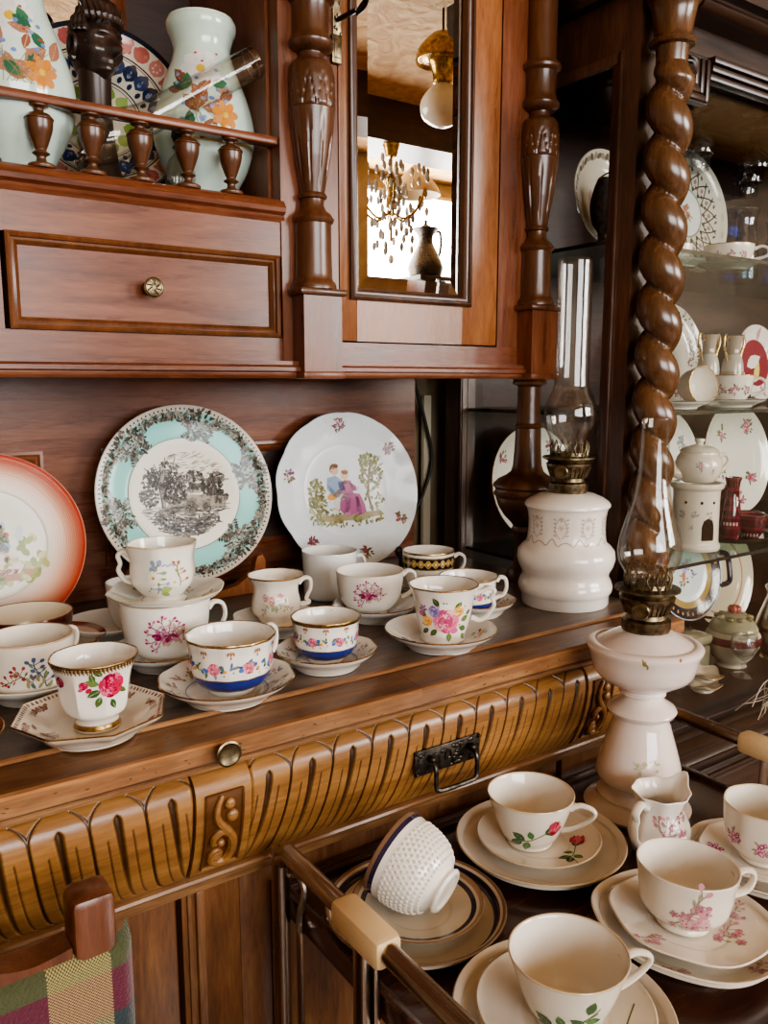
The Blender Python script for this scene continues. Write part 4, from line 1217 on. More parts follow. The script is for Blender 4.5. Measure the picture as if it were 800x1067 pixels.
# footed cup with pale roses (waisted)
def dec(P, f):
    g = random.Random(21)
    P.rose(-.004, .038, .0075, lin('#d08a8a'), lin('#e6b0a8'), lin('#f2d0c4'), 2); P.rose(-.0125, .043, .0055, lin('#cf9090'), lin('#e6b6b0'), lin('#f2d4cc'), 3); P.rose(.006, .044, .005, lin('#d08a8a'), lin('#e6b0a8'), lin('#f2d0c4'), 4)
    P.sprig(.004, .036, .018, -.9, lin('#9aa07a'), [lin('#dca0a0'), lin('#c9b27a')], lin('#9aa67c'), 4)
    P.sprig(-.010, .036, .016, 3.8, lin('#9aa07a'), [lin('#dca0a0'), lin('#c9b27a')], lin('#9aa67c'), 5)
    for k in range(10): P.leaf(g.uniform(-.014,.010), g.uniform(.030,.048), .007, g.random()*6, lin('#a3ad86'))
dish('saucer', 'cream saucer under the waisted pale rose cup', on(.461,.905), .0555, .0215, base=PORC2, rmod=lobes(8,.02), group=G_SAU)
cup('teacup', 'waisted white footed cup with pale pink roses and gilt rim', on(.465,.914,C0+SW), [(.0215,.0008),(.0235,.0025),(.0205,.007),(.0235,.013),(.0300,.021),(.0312,.032),(.0285,.046),(.0295,.056),(.0355,.0665)],
    decor=dec, handle=[(.029,.054),(.036,.060),(.044,.058),(.0445,.046),(.039,.034),(.042,.028),(.030,.026)], hang=1.7, rmod=lobes(8,.014), rimw=.0012, group=G_CUP, base=lin('#ece2d2'))

# white cup with magenta sprays
def magenta(P, f, y0=.031, s=1.0):
    g = random.Random(33)
    mg = [lin('#b23a6c'), lin('#c96a90'), lin('#8f2a58'), lin('#d795ac')]
    for k in range(26):
        a = g.random()*2*PI; d = .0085*s*g.random()**.5
        P.ell(-.002*s+d*1.2*math.cos(a), y0+d*.8*math.sin(a), .0026*s, .0018*s, a, g.choice(mg), 7)
    for a in (2.5,2.0,1.3,.7,.1,-.4,3.1,3.6):
        P.sprig(-.002*s, y0, .019*s, a, mg[2], mg, lin('#b78aa0'), int(a*10)+40, 5)
    for k in range(10): P.leaf(.006*s+g.uniform(-.006,.012)*s, y0+g.uniform(-.008,.010)*s, .007*s, g.random()*6, lin('#c9b4a4'))
dish('saucer', 'white saucer with magenta flowers under the magenta spray cup', on(.5985,.886), .057, .0215, decor=lambda P, R: [P.bouquet(R*.68*math.cos(a), R*.68*math.sin(a), .011, PINK, [lin('#b9a0a0')], int(a*9), 7) for a in (-.3,-1.6,1.2,2.8)], group=G_SAU)
cup('teacup', 'round white cup with magenta flowers standing alone on its saucer behind', on(.592,.890,C0+SW), [(.0225,.0008),(.0235,.003),(.0228,.006),(.031,.012),(.0395,.024),(.0432,.040),(.0450,.0600)],
    decor=lambda P, f: magenta(P, f, .036), handle=[(.0435,.052),(.052,.0575),(.0605,.053),(.0615,.040),(.0545,.027),(.0425,.0215)], hang=1.75, rim=lin('#e6d6c4'), group=G_CUP)
cup('mug', 'plain straight white cup in front of the couple plate', on(.608,1.02), [(.0355,.0008),(.0375,.004),(.0385,.015),(.0395,.045),(.041,.0690)],
    handle=[(.040,.058),(.049,.058),(.054,.047),(.050,.030),(.039,.024)], hang=1.85, rim=None, group=G_CUP, base=lin('#e9e7e2'), inner=lin('#e4e0da'))
# black and gold band cup
def dec(P, f):
    R = .038
    for k in range(22):
        x = -R*PI+k*R*2*PI/22
        P.ell(x, .0475, .0042, .0058, 0, lin('#c9a45a'), 10); P.ell(x, .0475, .0030, .0044, 0, lin('#1c1a22'), 10); P.ell(x, .0475, .0016, .0024, 0, lin('#c8b48a'), 8)
        P.ell(x+.0054, .0475, .0010, .0024, 0, lin('#d8bc78'), 6)
dish('saucer', 'plain ivory saucer under the black and gold banded cup', on(.728,.944), .0545, .0215, base=lin('#e6dcc8'), group=G_SAU)
cup('teacup', 'white cup with a broad black and gold chain band', on(.7325,.945,C0+SW), [(.0215,.0008),(.0225,.003),(.0235,.007),(.0315,.016),(.0362,.030),(.0378,.045),(.0385,.0620)],
    decor=dec, bands=[(.0385,.0405,GOLD),(.0405,.0545,lin('#1e1b20')),(.0545,.0565,GOLD)], handle=[(.037,.052),(.045,.056),(.053,.051),(.053,.040),(.046,.030),(.035,.025)], hang=1.65, rimw=.002, group=G_CUP)

# stack of two flowered cups at the left middle
dish('saucer', 'white saucer at the bottom of the stack of two cups', on(.303,.868), .0585, .0215, group=G_SAU, decor=lambda P, R: [P.bouquet(R*.7*math.cos(a), R*.7*math.sin(a), .010, PINK, [lin('#b9a0a0')], int(a*9), 5) for a in (-.5,-1.6,-2.6)])
cup('teacup', 'big white cup with magenta flowers carrying a saucer and second cup on top', on(.304,.866,C0+SW), [(.0245,.0008),(.0255,.003),(.0245,.006),(.034,.013),(.0435,.027),(.0475,.048),(.0492,.0710)],
    decor=lambda P, f: magenta(Paint(P.mb, lambda x, y, o: P.S(x+.002, y, o)), f, .041, 1.15), handle=[(.0475,.054),(.055,.0605),(.0645,.057),(.067,.044),(.060,.030),(.0465,.025)], hang=1.75, rim=lin('#e6d6c4'), group=G_CUP)
ZS = C0+SW+.0712-.0090
def sdec(P, R):
    g = random.Random(5)
    for a in (-.4,-1.2,-2.1,-2.9,.7,1.9):
        P.sprig(R*.5*math.cos(a), R*.5*math.sin(a), .024, a+.6, lin('#7a8a5a'), [lin('#d9b24a'), lin('#8fa0c0')], lin('#8a9c68'), int(a*7)+30, 6)
        P.daisy(R*.78*math.cos(a+.3), R*.78*math.sin(a+.3), .0065, 9, lin('#f2ece0'), lin('#d8a838'))
dish('saucer', 'white daisy saucer resting on the rim of the lower cup in the stack', (.307,.868,ZS), .0635, .0185, foot=.42, decor=sdec, rmod=lobes(6,.03,.001,.03), group=G_SAU, base=lin('#eee9de'), rim=lin('#d9cba8'))
def dec(P, f):
    g = random.Random(6)
    P.sprig(-.016, .016, .034, .8, lin('#7a8a5a'), [lin('#8fa0c0')], lin('#86a05c'), 3, 8)
    P.sprig(-.006, .014, .036, 1.1, lin('#8a8a5a'), [lin('#8fa0c0')], lin('#93a86c'), 4, 8)
    P.daisy(-.010, .033, .0082, 11, lin('#f4efe4'), lin('#dba436')); P.daisy(.012, .027, .0070, 11, lin('#f4efe4'), lin('#e0c060'))
    P.leaf(-.003, .018, .013, .2, lin('#a9bc6a'), .6, lin('#7a8a4a')); P.leaf(-.002, .016, .010, -.5, lin('#9aac60'), .6)
    for k in range(7): P.ell(.000+.0022*k, .046+.001*math.sin(k*2), .0013, .0010, 0, lin('#8fa4cc'), 6)
    P.sprig(.018, .022, .026, 1.2, lin('#a07a4a'), [lin('#c9705a')], lin('#93a86c'), 8, 6)
cup('teacup', 'white bulbous daisy cup on top of the stack', (.3035,.866,ZS+.0064), [(.0225,.0008),(.0245,.002),(.0205,.006),(.0255,.012),(.0330,.022),(.0350,.034),(.0345,.049),(.0375,.0645)],
    decor=dec, handle=[(.034,.050),(.041,.056),(.0475,.051),(.0455,.042),(.0475,.034),(.041,.024),(.032,.021)], hang=-1.75, rmod=lobes(6,.03), rim=lin('#d9c6a0'), group=G_CUP, base=lin('#f0ebdf'))
# plain cup behind the stack
dish('saucer', 'plain white saucer under the plain cup behind the stack', on(.283,1.005), .056, .0215, group=G_SAU, rim=None)
cup('teacup', 'plain white cup mostly hidden behind the stack of two cups', on(.313,1.003,C0+SW), [(.020,.0008),(.0215,.004),(.027,.012),(.0315,.03),(.0335,.0610)], rim=None, group=G_CUP, base=lin('#e4e4e2'))

# left group
def dec(P, f):
    P.sprig(.002, .018, .026, 1.9, lin('#6a6a4a'), [lin('#a8484a'), lin('#8a3a40')], lin('#8a5a4a'), 3, 8)
    P.sprig(-.006, .028, .024, 3.0, lin('#7a5a48'), [lin('#b0504e'), lin('#9a3c42')], lin('#9a6a50'), 5, 8)
    P.sprig(.012, .016, .030, 1.5, lin('#3a4660'), [lin('#4a5c86')], lin('#6a7a5a'), 6, 9)
    g = random.Random(6)
    for k in range(12): P.leaf(.006+g.uniform(-.010,.010), .014+g.uniform(0,.012), .008, g.uniform(.5,2.6), g.choice([lin('#7a8a62'), lin('#5a6a70'), lin('#98906a')]))
dish('saucer', 'plain grey white saucer under the russet sprig cup', on(.160,.853), .0555, .0215, rim=None, base=lin('#e2dccf'), group=G_SAU)
cup('teacup', 'wide cream cup with a russet and blue flower sprig', on(.160,.852,C0+SW), [(.0245,.0008),(.0255,.003),(.0260,.006),(.0370,.0095),(.0395,.016),(.0408,.035),(.0415,.0575)],
    decor=dec, handle=[(.040,.046),(.047,.053),(.055,.0495),(.055,.038),(.048,.030),(.039,.027)], hang=2.2, rim=lin('#c9a98a'), group=G_CUP, base=lin('#ebe2d2'))
bro = lambda z: mixc(lin('#4a1c14'), lin('#c08a70'), max(0, min(1, (.045-z)/.035)))
dish('saucer', 'reddish brown edged saucer under the brown bowl', on(.205,.975), .062, .0215, base=lin('#e6dac6'), rings=[(.8,.9,lin('#b98f76')),(.9,1,lin('#7a4232'))], rim=lin('#6a3022'), group=G_SAU)
cup('bowl', 'cream bowl shaded red brown outside near the orange rimmed plate', on(.180,.968,C0+SW), [(.022,.0008),(.023,.003),(.030,.006),(.042,.016),(.0475,.030),(.0495,.0500)],
    bands=[(.0062,.0500,bro)], rim=lin('#5a2416'), inner=lin('#e4d6bc'), rimw=.0008, catg='bowl', base=lin('#d9c7b0'))
dish('saucer', 'copper brown lustre saucer cut off by the left edge', on(.063,.7465), .052, .0215, base=lin('#a87a54'), rings=[(.62,.70,lin('#6a3a22')),(.86,1,lin('#7a4428'))], rim='gold', group=G_SAU)

# ---------------------------------------------------------------- leaning plates
def lean(o, x, y, zb, R, yaw, tilt, drop=.0):
    # stand a dish on its edge: face to -Y turned by yaw, leaning back by tilt
    Mt = Matrix.Rotation(yaw, 4, 'Z') @ Matrix.Rotation(PI/2-tilt, 4, 'X')
    o.rotation_euler = Mt.to_euler()
    c = Vector((x, y, zb+R*math.cos(tilt)))
    o.location = c
# turquoise transferware plate
def turq(P, R):
    g = random.Random(77)
    D = [lin('#3c3630'), lin('#57504a'), lin('#6c655c'), lin('#4a423a')]; LG = lin('#b9b2a4'); CR = lin('#e4dccb'); BLK = lin('#2e2822')
    # beaded edge
    for k in range(120):
        a = 2*PI*k/120
        P.ell(R*.955*math.cos(a), R*.955*math.sin(a), .0019, .0012, a, D[k % 2], 6)
    # scrolling lace border: dense near the edge
    for k in range(1250):
        a = 2*PI*k/1250+g.uniform(-.01,.01); lob = .5+.5*math.cos(6*(a-.26)); dep = .075+.19*lob**2
        r = R*(.925-dep*g.random())
        P.ell(r*math.cos(a), r*math.sin(a), g.uniform(.0022,.0046), g.uniform(.0012,.0022), g.random()*3, g.choice(D+[lin('#8a8378'), lin('#7c8a84'), lin('#989082'), lin('#a8a294')]), 6)
    for k in range(6):
        a = .26+k*PI/3
        cx, cy = R*.795*math.cos(a), R*.795*math.sin(a)
        for q in range(60):
            b = g.random()*2*PI; d = R*.155*g.random()**.5
            P.leaf(cx+d*math.cos(b), cy+d*math.sin(b), .0085, b+g.uniform(-.6,.6), g.choice(D), .5)
        P.rose(cx, cy, R*.085, D[0], lin('#8d9a90'), lin('#b9d2c6'), k); 
        for s_ in (-1, 1):
            P.rose(cx+R*.085*math.cos(a+s_*1.6), cy+R*.085*math.sin(a+s_*1.6), R*.045, D[0], D[2], lin('#a9b8ae'), k+9)
            for q in range(5):
                b = a+s_*(.12+q*.035); rr = R*(.74-.018*q)
                P.leaf(rr*math.cos(b), rr*math.sin(b), .0075, b+PI+s_*.7, g.choice(D), .45)
    # line round the well
    P.stroke([(R*.635*math.cos(t*PI/40), R*.635*math.sin(t*PI/40)) for t in range(81)], .0010, lin('#5a6a62'))
    # engraved landscape
    W = R*.50
    def cl(x, y): return math.hypot(x, y*1.05) < W*1.02
    for k in range(150):   # clouds, hatching of sky
        x, y = g.uniform(-W*.3, W), g.uniform(W*.25, W*.95)
        if cl(x, y): P.ell(x, y, g.uniform(.003,.008), .0007, g.uniform(-.1,.5), g.choice([lin('#a89b8c'), lin('#c0b5a5'), lin('#8d8073')]), 7)
    for k in range(420):  # ground and water strokes
        x, y = g.uniform(-W, W), g.uniform(-W, -W*.28)
        if cl(x, y): P.ell(x, y, g.uniform(.003,.009), .0008, g.uniform(-.15,.15), g.choice(D+[lin('#8d8072'), lin('#a2958a')]), 6)
    P.poly([(-W*.45,-W*.25),(W*.1,-W*.02),(W*.5,-W*.06),(W*.95,-W*.12),(W*.9,-W*.4),(W*.2,-W*.34),(-W*.4,-W*.5)], lin('#9c9080'))
    for k in range(110):
        x, y = g.uniform(-W*.4, W*.9), g.uniform(-W*.42, -W*.05)
        P.ell(x, y, .0024, .0008, .1, lin('#857868'), 6)
    for ax, ar in ((W*.1,.0115),(W*.46,.0085)):
        P.ell(ax, -W*.33, ar, ar*1.25, 0, lin('#cabfae'), 14); P.ell(ax, -W*.33, ar*.82, ar*1.08, 0, D[0], 14); P.ell(ax+ar*.15, -W*.42, ar*.5, ar*.45, 0, lin('#93877a'), 10)
    P.poly([(W*-.02,W*.02),(W*.12,W*.18),(W*.42,W*.2),(W*.52,W*.04),(W*.3,-W*.0)], lin('#a39686'))   # thatched house
    P.poly([(W*.0,W*.06),(W*.14,W*.22),(W*.40,W*.23),(W*.5,W*.08),(W*.3,W*.12)], lin('#6c6054'))
    P.poly([(-W*.22,W*.05),(-W*.16,W*.5),(-W*.10,W*.05)], lin('#6c6056'))                             # steeple
    def bush(cx, cy, rr, n):
        for k in range(n):
            a = g.random()*2*PI; d = rr*g.random()**.5
            x, y = cx+d*math.cos(a), cy+d*.8*math.sin(a)
            if cl(x, y): P.ell(x, y, g.uniform(.0015,.0034), g.uniform(.0011,.002), g.random()*3, g.choice(D+[lin('#756a5f'), lin('#8f8476')]), 6)
    bush(W*.62,W*.12,W*.26,190); bush(W*.78,-W*.1,W*.2,130); bush(W*.15,W*.28,W*.32,120); bush(-W*.25,W*.0,W*.28,190); bush(W*.75,W*.32,W*.18,90)
    bush(-W*.82,-W*.05,W*.24,110); bush(-W*.05,-W*.8,W*.34,150); bush(W*.45,-W*.72,W*.32,120); bush(-W*.5,-W*.62,W*.34,160)
    P.stroke([(-W*.52,-W*.66),(-W*.5,-W*.2),(-W*.54,W*.2),(-W*.46,W*.5)], .0058, lin('#8b7f72'))
    P.stroke([(-W*.56,-W*.66),(-W*.54,-W*.2),(-W*.58,W*.2)], .0022, D[0])
    for a, l in ((2.3,.5),(2.0,.6),(1.6,.6),(1.2,.72),(.9,.78),(.6,.55),(2.8,.42),(.3,.3)):
        x0, y0 = -W*.52, W*.12+.2*W*abs(math.cos(a))*.2
        Q = [(x0+l*W*t*math.cos(a+t*.2), y0+l*W*t*math.sin(a+t*.2)) for t in (0,.25,.5,.75,1)]
        P.stroke(Q, .0012, D[0])
        for t in range(52):
            u = .3+.7*g.random(); i = min(3, int(u*4)); x, y = Q[i][0]+g.uniform(-.008,.008), Q[i][1]+g.uniform(-.006,.006)
            if cl(x, y): P.ell(x, y, g.uniform(.0016,.0032), .0012, g.random()*3, g.choice(D+[lin('#7d7266')]), 6)
TQ = lin('#8fd0c8')
o = dish('plate', 'large turquoise bordered plate with a brown landscape print on a wooden stand', (0,0,0), .1285, .018, foot=.55, well=.64, decor=turq, mat='print', rings=[(.93,1.0,lin('#cfc6b8')),(.64,.93,TQ)], base=lin('#e6decc'), rim=lin('#cfc4b2'), front=-PI/2, catg='plate', n=96)
lean(o, .4395, 1.1485, .905, .1285, -.10, .20)
t = thing('plate_stand', 'wooden easel stand holding the turquoise landscape plate', 'stand', (.4395,1.14,C0))
def stand_arm(x, mat, z1, s=1):
    # L-shaped easel side: foot runs forward under the plate and curls up at the front
    p = [(-.0, .0), (-.062*s, .0), (-.075*s, .008), (-.078*s, .035), (-.0745*s, .0385), (-.070*s, .036), (-.066*s, .016), (-.05*s, .0115), (-.004, .012), (.018, z1), (.034, z1), (.03, .06), (.028, 0)]
    bm = MB(); vs = []; n = len(p)
    for xx in (x-.005, x+.005): vs += [(xx, y, z+.0004) for y, z in p]
    fs = [tuple(range(n)), tuple(reversed(range(n, 2*n)))]+[((i+1) % n, i, n+i, n+(i+1) % n) for i in range(n)]
    bm.add(vs, fs, smooth=False); return bm
# photographed stand holds the plate by two round-topped side cheeks
for s_ in (-1, 1):
    q = MB(); pts = [(s_*.030,.0008),(s_*.085,.0008),(s_*.099,.010),(s_*.104,.030),(s_*.104,.050),(s_*.099,.0575),(s_*.091,.055),(s_*.088,.046),(s_*.086,.036),(s_*.076,.027),(s_*.058,.016),(s_*.030,.010)]
    q.prism(pts if s_ < 0 else list(reversed(pts)), -.040, -.026)
    q.build('cheek', M['pinewood'], t)
MB().box(-.03,.03,-.040,-.026,.0008,.010).box(-.006,.006,-.026,.028,.0008,.008).box(-.014,.014,.020,.028,.0008,.12).build('back_strut', M['pinewood'], t)

# white lobed plate with courting couple
def couple(P0, R):
    K = 1.48
    P = Paint(P0.mb, lambda x, y, o: P0.S(x, y, o)); P1 = P
    P = Paint(P0.mb, lambda x, y, o: P0.S(x*K, y*K+.005, o))
    g = random.Random(11)
    OL = [lin('#7a7f4a'), lin('#95985f'), lin('#6a6a3c'), lin('#a9a268'), lin('#8f8450')]
    def fol(cx, cy, rx, ry, n):
        for k in range(n):
            a = g.random()*2*PI; d = g.random()**.5
            P.ell(cx+rx*d*math.cos(a), cy+ry*d*math.sin(a), g.uniform(.0014,.003), g.uniform(.001,.0018), g.random()*3, g.choice(OL), 6)
    fol(.0,-.036,.046,.007,110); fol(-.036,-.012,.011,.024,130); fol(.032,.018,.016,.022,150); fol(.034,-.014,.012,.014,30); fol(-.025,-.03,.022,.008,40)
    P.stroke([(.030,-.028),(.026,-.008),(.030,.012),(.034,.030)], .0028, lin('#7a6a48'))
    P.stroke([(.029,.008),(.020,.026)], .0016, lin('#7a6a48')); P.stroke([(.030,.010),(.044,.022)], .0014, lin('#7a6a48'))
    P.poly([(-.034,-.030),(.040,-.028),(.044,-.033),(.01,-.037),(-.03,-.036)], lin('#a99a72'))
    # gentleman: pale blue coat, white breeches
    P.poly([(-.022,.012),(-.012,.014),(-.005,.009),(-.003,-.004),(-.010,-.010),(-.018,-.008),(-.023,.002)], lin('#8fa6c4'))
    P.poly([(-.010,.008),(-.003,.006),(-.001,-.002),(-.008,-.004)], lin('#7a68a4'))
    P.poly([(-.014,-.008),(-.002,-.006),(.002,-.010),(-.010,-.016),(-.013,-.030),(-.016,-.030),(-.017,-.014)], lin('#e2ddd4'))
    P.poly([(-.022,.012),(-.018,.010),(-.020,.000),(-.014,-.004),(-.018,-.007),(-.024,.0)], lin('#b3c6dc'))
    P.ell(-.0125, .020, .0048, .0056, 0, lin('#e3b598'), 12); P.ell(-.0125, .0243, .0052, .0030, .1, lin('#7a5234'), 10); P.ell(-.0165, .021, .0018, .004, 0, lin('#8a6040'), 8)
    P.ell(-.018, -.009, .0062, .0040, .2, lin('#e2a03a'), 10); P.ell(-.012, -.007, .0032, .0030, .2, lin('#ecc24a'), 8); P.ell(-.009,-.004,.0028,.0028,0,lin('#e08a5a'),8)
    # lady in rose gown
    P.poly([(-.008,-.008),(.006,-.006),(.016,-.008),(.021,-.020),(.0225,-.029),(.010,-.0325),(-.004,-.0315),(-.0105,-.024)], lin('#b0628f'))
    P.poly([(-.002,-.010),(.004,-.009),(.002,-.031),(-.005,-.031)], lin('#c683a6')); P.poly([(.010,-.010),(.014,-.011),(.017,-.030),(.011,-.031)], lin('#94507a'))
    P.poly([(-.004,.008),(.006,.008),(.009,-.002),(.007,-.008),(-.004,-.009),(-.006,-.002)], lin('#b56a92'))
    P.poly([(.005,.006),(.012,.001),(.013,-.004),(.009,-.004),(.006,0)], lin('#a85c86'))
    P.ell(.0, .0065, .0038, .0024, 0, lin('#ecc8b2'), 10); P.ell(-.0005, .0135, .0042, .0048, .1, lin('#ebbfa4'), 12); P.ell(-.0002, .0172, .0047, .0028, 0, lin('#a8703c'), 10)
    P.stroke([(-.002,-.003),(-.009,-.006)], .0022, lin('#ebc4ac')); P.stroke([(.012,-.003),(.016,.000)], .0018, lin('#ebc4ac'))
    for a, r in ((1.63,.85),(.68,.83),(2.85,.82),(-.52,.83),(-2.3,.85),(-1.35,.82)):
        P1.bouquet(R*r*math.cos(a), R*r*math.sin(a), .0140, [lin('#94525e'), lin('#7a5638'), lin('#a8724e'), lin('#784566')], [lin('#6e6e48'), lin('#5e5038')], int(a*10)+50, 13)
    for k in range(300):      # moulded relief on the rim
        a = g.random()*2*PI; r = R*g.uniform(.66,.95)
        P1.ell(r*math.cos(a), r*math.sin(a), .0032, .0010, g.random()*3, lin('#e9ecee') if k % 2 else lin('#dfe2e4'), 6)
def couple_r(t, r, z):
    k = max(0, (r/.1275-.7)/.3); return r*(1+.013*k*abs(math.sin(6*t))-.006*k), z+.0012*k*math.cos(12*t)
o = dish('plate', 'white scalloped plate painted with a courting couple', (0,0,0), .1275, .019, foot=.5, well=.60, decor=couple, mat='print', base=lin('#e4e8ea'), rim=None, front=-PI/2, catg='plate', n=108, rmod=couple_r)
lean(o, .7145, 1.1475, .8905, .1275, -.10, .21)
t = thing('plate_stand', 'black wire stand under the couple plate', 'stand', (.7145,1.13,C0))
for s_ in (-1, 1):
    q = MB().tube(cat([(s_*.05,.03,.10),(s_*.055,.02,.006),(s_*.066,-.028,.0045),(s_*.068,-.045,.008),(s_*.069,-.046,.028),(s_*.072,-.036,.034)], 6), .0042, 8, lin('#15151a'))
    q.ball((s_*.072,-.036,.034), .0075, .006, .009, 10, 8, lin('#15151a')); q.build('hook', M['paint'], t)
MB().tube([(-.055,.02,.006),(.055,.02,.006)], .003, 8, lin('#15151a')).build('cross_bar', M['paint'], t)

# orange rimmed plate
def romantic(P0, R):
    P = Paint(P0.mb, lambda x, y, o: P0.S(x*1.3+.008, y*1.3, o))
    g = random.Random(15)
    for k in range(90):
        a = g.random()*2*PI; d = g.random()**.5
        x, y = .046*d*math.cos(a), .030*d*math.sin(a)-.012
        P.ell(x, y, .005, .0032, g.random()*3, g.choice([lin('#a4ad6a'), lin('#b9bb7e'), lin('#8f9c5c'), lin('#c9c490')]) if y < .006 else g.choice([lin('#b9c4d4'), lin('#cdd3da'), lin('#a9b89c')]), 7)
    P.poly([(-.04,-.034),(.026,-.036),(.036,-.026),(.01,-.024),(-.03,-.024)], lin('#b07a52'))
    P.poly([(-.008,-.030),(.0,-.006),(.006,.004),(.012,-.004),(.024,-.022),(.020,-.029)], lin('#e7d6d0')); P.poly([(.0,-.008),(.003,.008),(.010,.010),(.014,-.004)], lin('#9fb4cc'))
    P.ell(.0045, .0135, .0036, .0042, 0, lin('#d99a7a')); P.ell(.0035, .0172, .0044, .0026, 0, lin('#3a2a22')); P.ell(.010, .0085, .003, .003, 0, lin('#c0604a'))
    P.poly([(-.020,-.030),(-.016,-.004),(-.010,.006),(-.004,-.002),(-.004,-.030)], lin('#a8503c')); P.ell(-.011, .011, .0034, .004, 0, lin('#d99a7a')); P.ell(-.012, .0148, .004, .0026, 0, lin('#2e2420'))
def org(q):
    if q < .60: return lin('#e6e0d4')
    if q < .80: return mixc(lin('#e6dccf'), lin('#dca88a'), (q-.60)/.20)
    return mixc(lin('#dca88a'), lin('#b03a20'), (q-.80)/.17)
def orgfine(r): return org(r)
o = dish('plate', 'orange red rimmed plate with a painted romantic couple at the left edge', (0,0,0), .1135, .020, foot=.5, well=.60, decor=romantic, mat='print', base=lin('#e6e0d4'), gradient=org, rings=[(.595,.605,lin('#cfc6b8'))]+[(.80+.01*i,.81+.01*i,org(.805+.01*i)) for i in range(20)]+[(.61+.01*i,.62+.01*i,org(.615+.01*i)) for i in range(19)], rim=lin('#c98a74'), front=-PI/2, catg='plate', n=96)
lean(o, .1665, 1.105, .8815, .1135, -.12, .24)
# ================================================================ oil lamps
def chimney(prof, th, parent, loc, name='chimney', n=48):
    # thin blown glass: outer skin and inner skin
    o = cat(prof, 8); inn = [(max(.001, r-th), z) for r, z in reversed(o)]
    return MB().lathe(o+[(o[-1][0]-th*.5, o[-1][1]+th*.4)]+inn, n).build(name, M['glass'], parent, loc, sharp=0)
def burner(parent, loc, s, name='burner'):
    b = MB()
    P_ = [(0,0),(.0235,0),(.0245,.003),(.0245,.012),(.0205,.014),(.0195,.018),(.0215,.020),(.0255,.030),(.0275,.034),(.0275,.036),(.025,.038),(.0275,.040),(.0325,.0425),(.0325,.0445),(.022,.046),(.021,.050),(.0,.050)]
    b.lathe([(r*s, z*s) for r, z in P_], 40)
    for k in range(28):          # pierced gallery
        a = 2*PI*k/28
        b.tube([(.0215*s*math.cos(a),.0215*s*math.sin(a),.019*s),(.0262*s*math.cos(a),.0262*s*math.sin(a),.032*s)], .0011*s, 5)
    o = b.build(name, M['brass'], parent, loc)
    g = MB()
    for k in range(16):          # crown prongs holding the chimney
        a = 2*PI*k/16
        p = [(.0225*s,.044*s,.0),(.0235*s,.056*s,.06),(.0215*s,.064*s,.0),(.0235*s,.056*s,-.06),(.0225*s,.044*s,.0)]
        g.tube([(r*math.cos(a+d*2.8),r*math.sin(a+d*2.8),z) for r, z, d in p], .0008*s, 5)
    g.build('crown', M['brass'], o)
    wk = MB().tube([(.02*s,0,.028*s),(.040*s,0,.029*s)], .0014*s, 6).lathe([(0,-.0015*s),(.0075*s,-.0015*s),(.0085*s,0),(.0075*s,.0015*s),(0,.0015*s)], 16, mat=Matrix.Translation((.041*s,0,.029*s)) @ Matrix.Rotation(PI/2,4,'Y'))
    w_ = wk.build('wick_key', M['brass'], o); w_.rotation_euler = (0,0,math.radians(-150 if s > 1 else -55))
    return o
LW = lin('#ece5dc')
t = thing('oil_lamp', 'tall straight-chimney oil lamp with white cylindrical ceramic base on the sideboard', 'oil lamp', (.869,.802,C0+.0004))
lp = [(0,0),(.060,0),(.0615,.003),(.0615,.014),(.0635,.017),(.0655,.020),(.0665,.027),(.064,.034),(.0605,.041),(.0615,.047),(.066,.055),(.069,.066),(.0675,.077),(.062,.084),(.056,.089),(.0545,.096),(.0535,.108),(.0535,.122),(.0555,.134),(.0575,.1385),(.0595,.1405),(.0595,.1435),(.0565,.1475),(.049,.1525),(.037,.1575),(.026,.1595),(.0,.1595)]
def lampdec(P):
    g = random.Random(3); R = .054
    c1, c2 = lin('#c9b8ad'), lin('#b89c8c')
    for k in range(9):          # raised scrolls and lambrequin edge
        x0 = -R*PI+k*R*2*PI/9
        P.stroke([(x0+.0188*2*u, .0945+.006*math.cos(u*4*PI)*(.6+.4*math.cos(u*2*PI))) for u in [i/14 for i in range(15)]], .0012, c2)
        for s_ in (-1, 1):
            P.stroke([(x0+.012+s_*(.001+.009*math.sin(u*PI)*(1-u*.3)), .1005+.030*u) for u in [i/8 for i in range(9)]], .0011, c1)
            for q in range(5): P.leaf(x0+.012+s_*.006, .104+q*.0055, .0058, PI/2-s_*1.1, c1, .5)
        P.daisy(x0+.012, .116, .0045, 6, lin('#d9cbc2'), c1); P.ell(x0+.012, .127, .002, .0035, 0, c1, 8)
b = MB(); b.lathe(lp, 72, col=LW)
a0 = face_cam((.87,.80))
lampdec(Paint(b, lambda x, y, o: ((rad_at(lp, y)+o)*math.cos(a0+x/.054), (rad_at(lp, y)+o)*math.sin(a0+x/.054), y)))
b.build('font', M['lampglaze'], t)
burner(t, (0,0,.1592), 1.13)
chimney([(.0235,.2135),(.0245,.224),(.0285,.236),(.0345,.250),(.0368,.266),(.0345,.282),(.0295,.294),(.0255,.303),(.0240,.315),(.0236,.36),(.0236,.42),(.0238,.476)], .0013, t, (0,0,0))

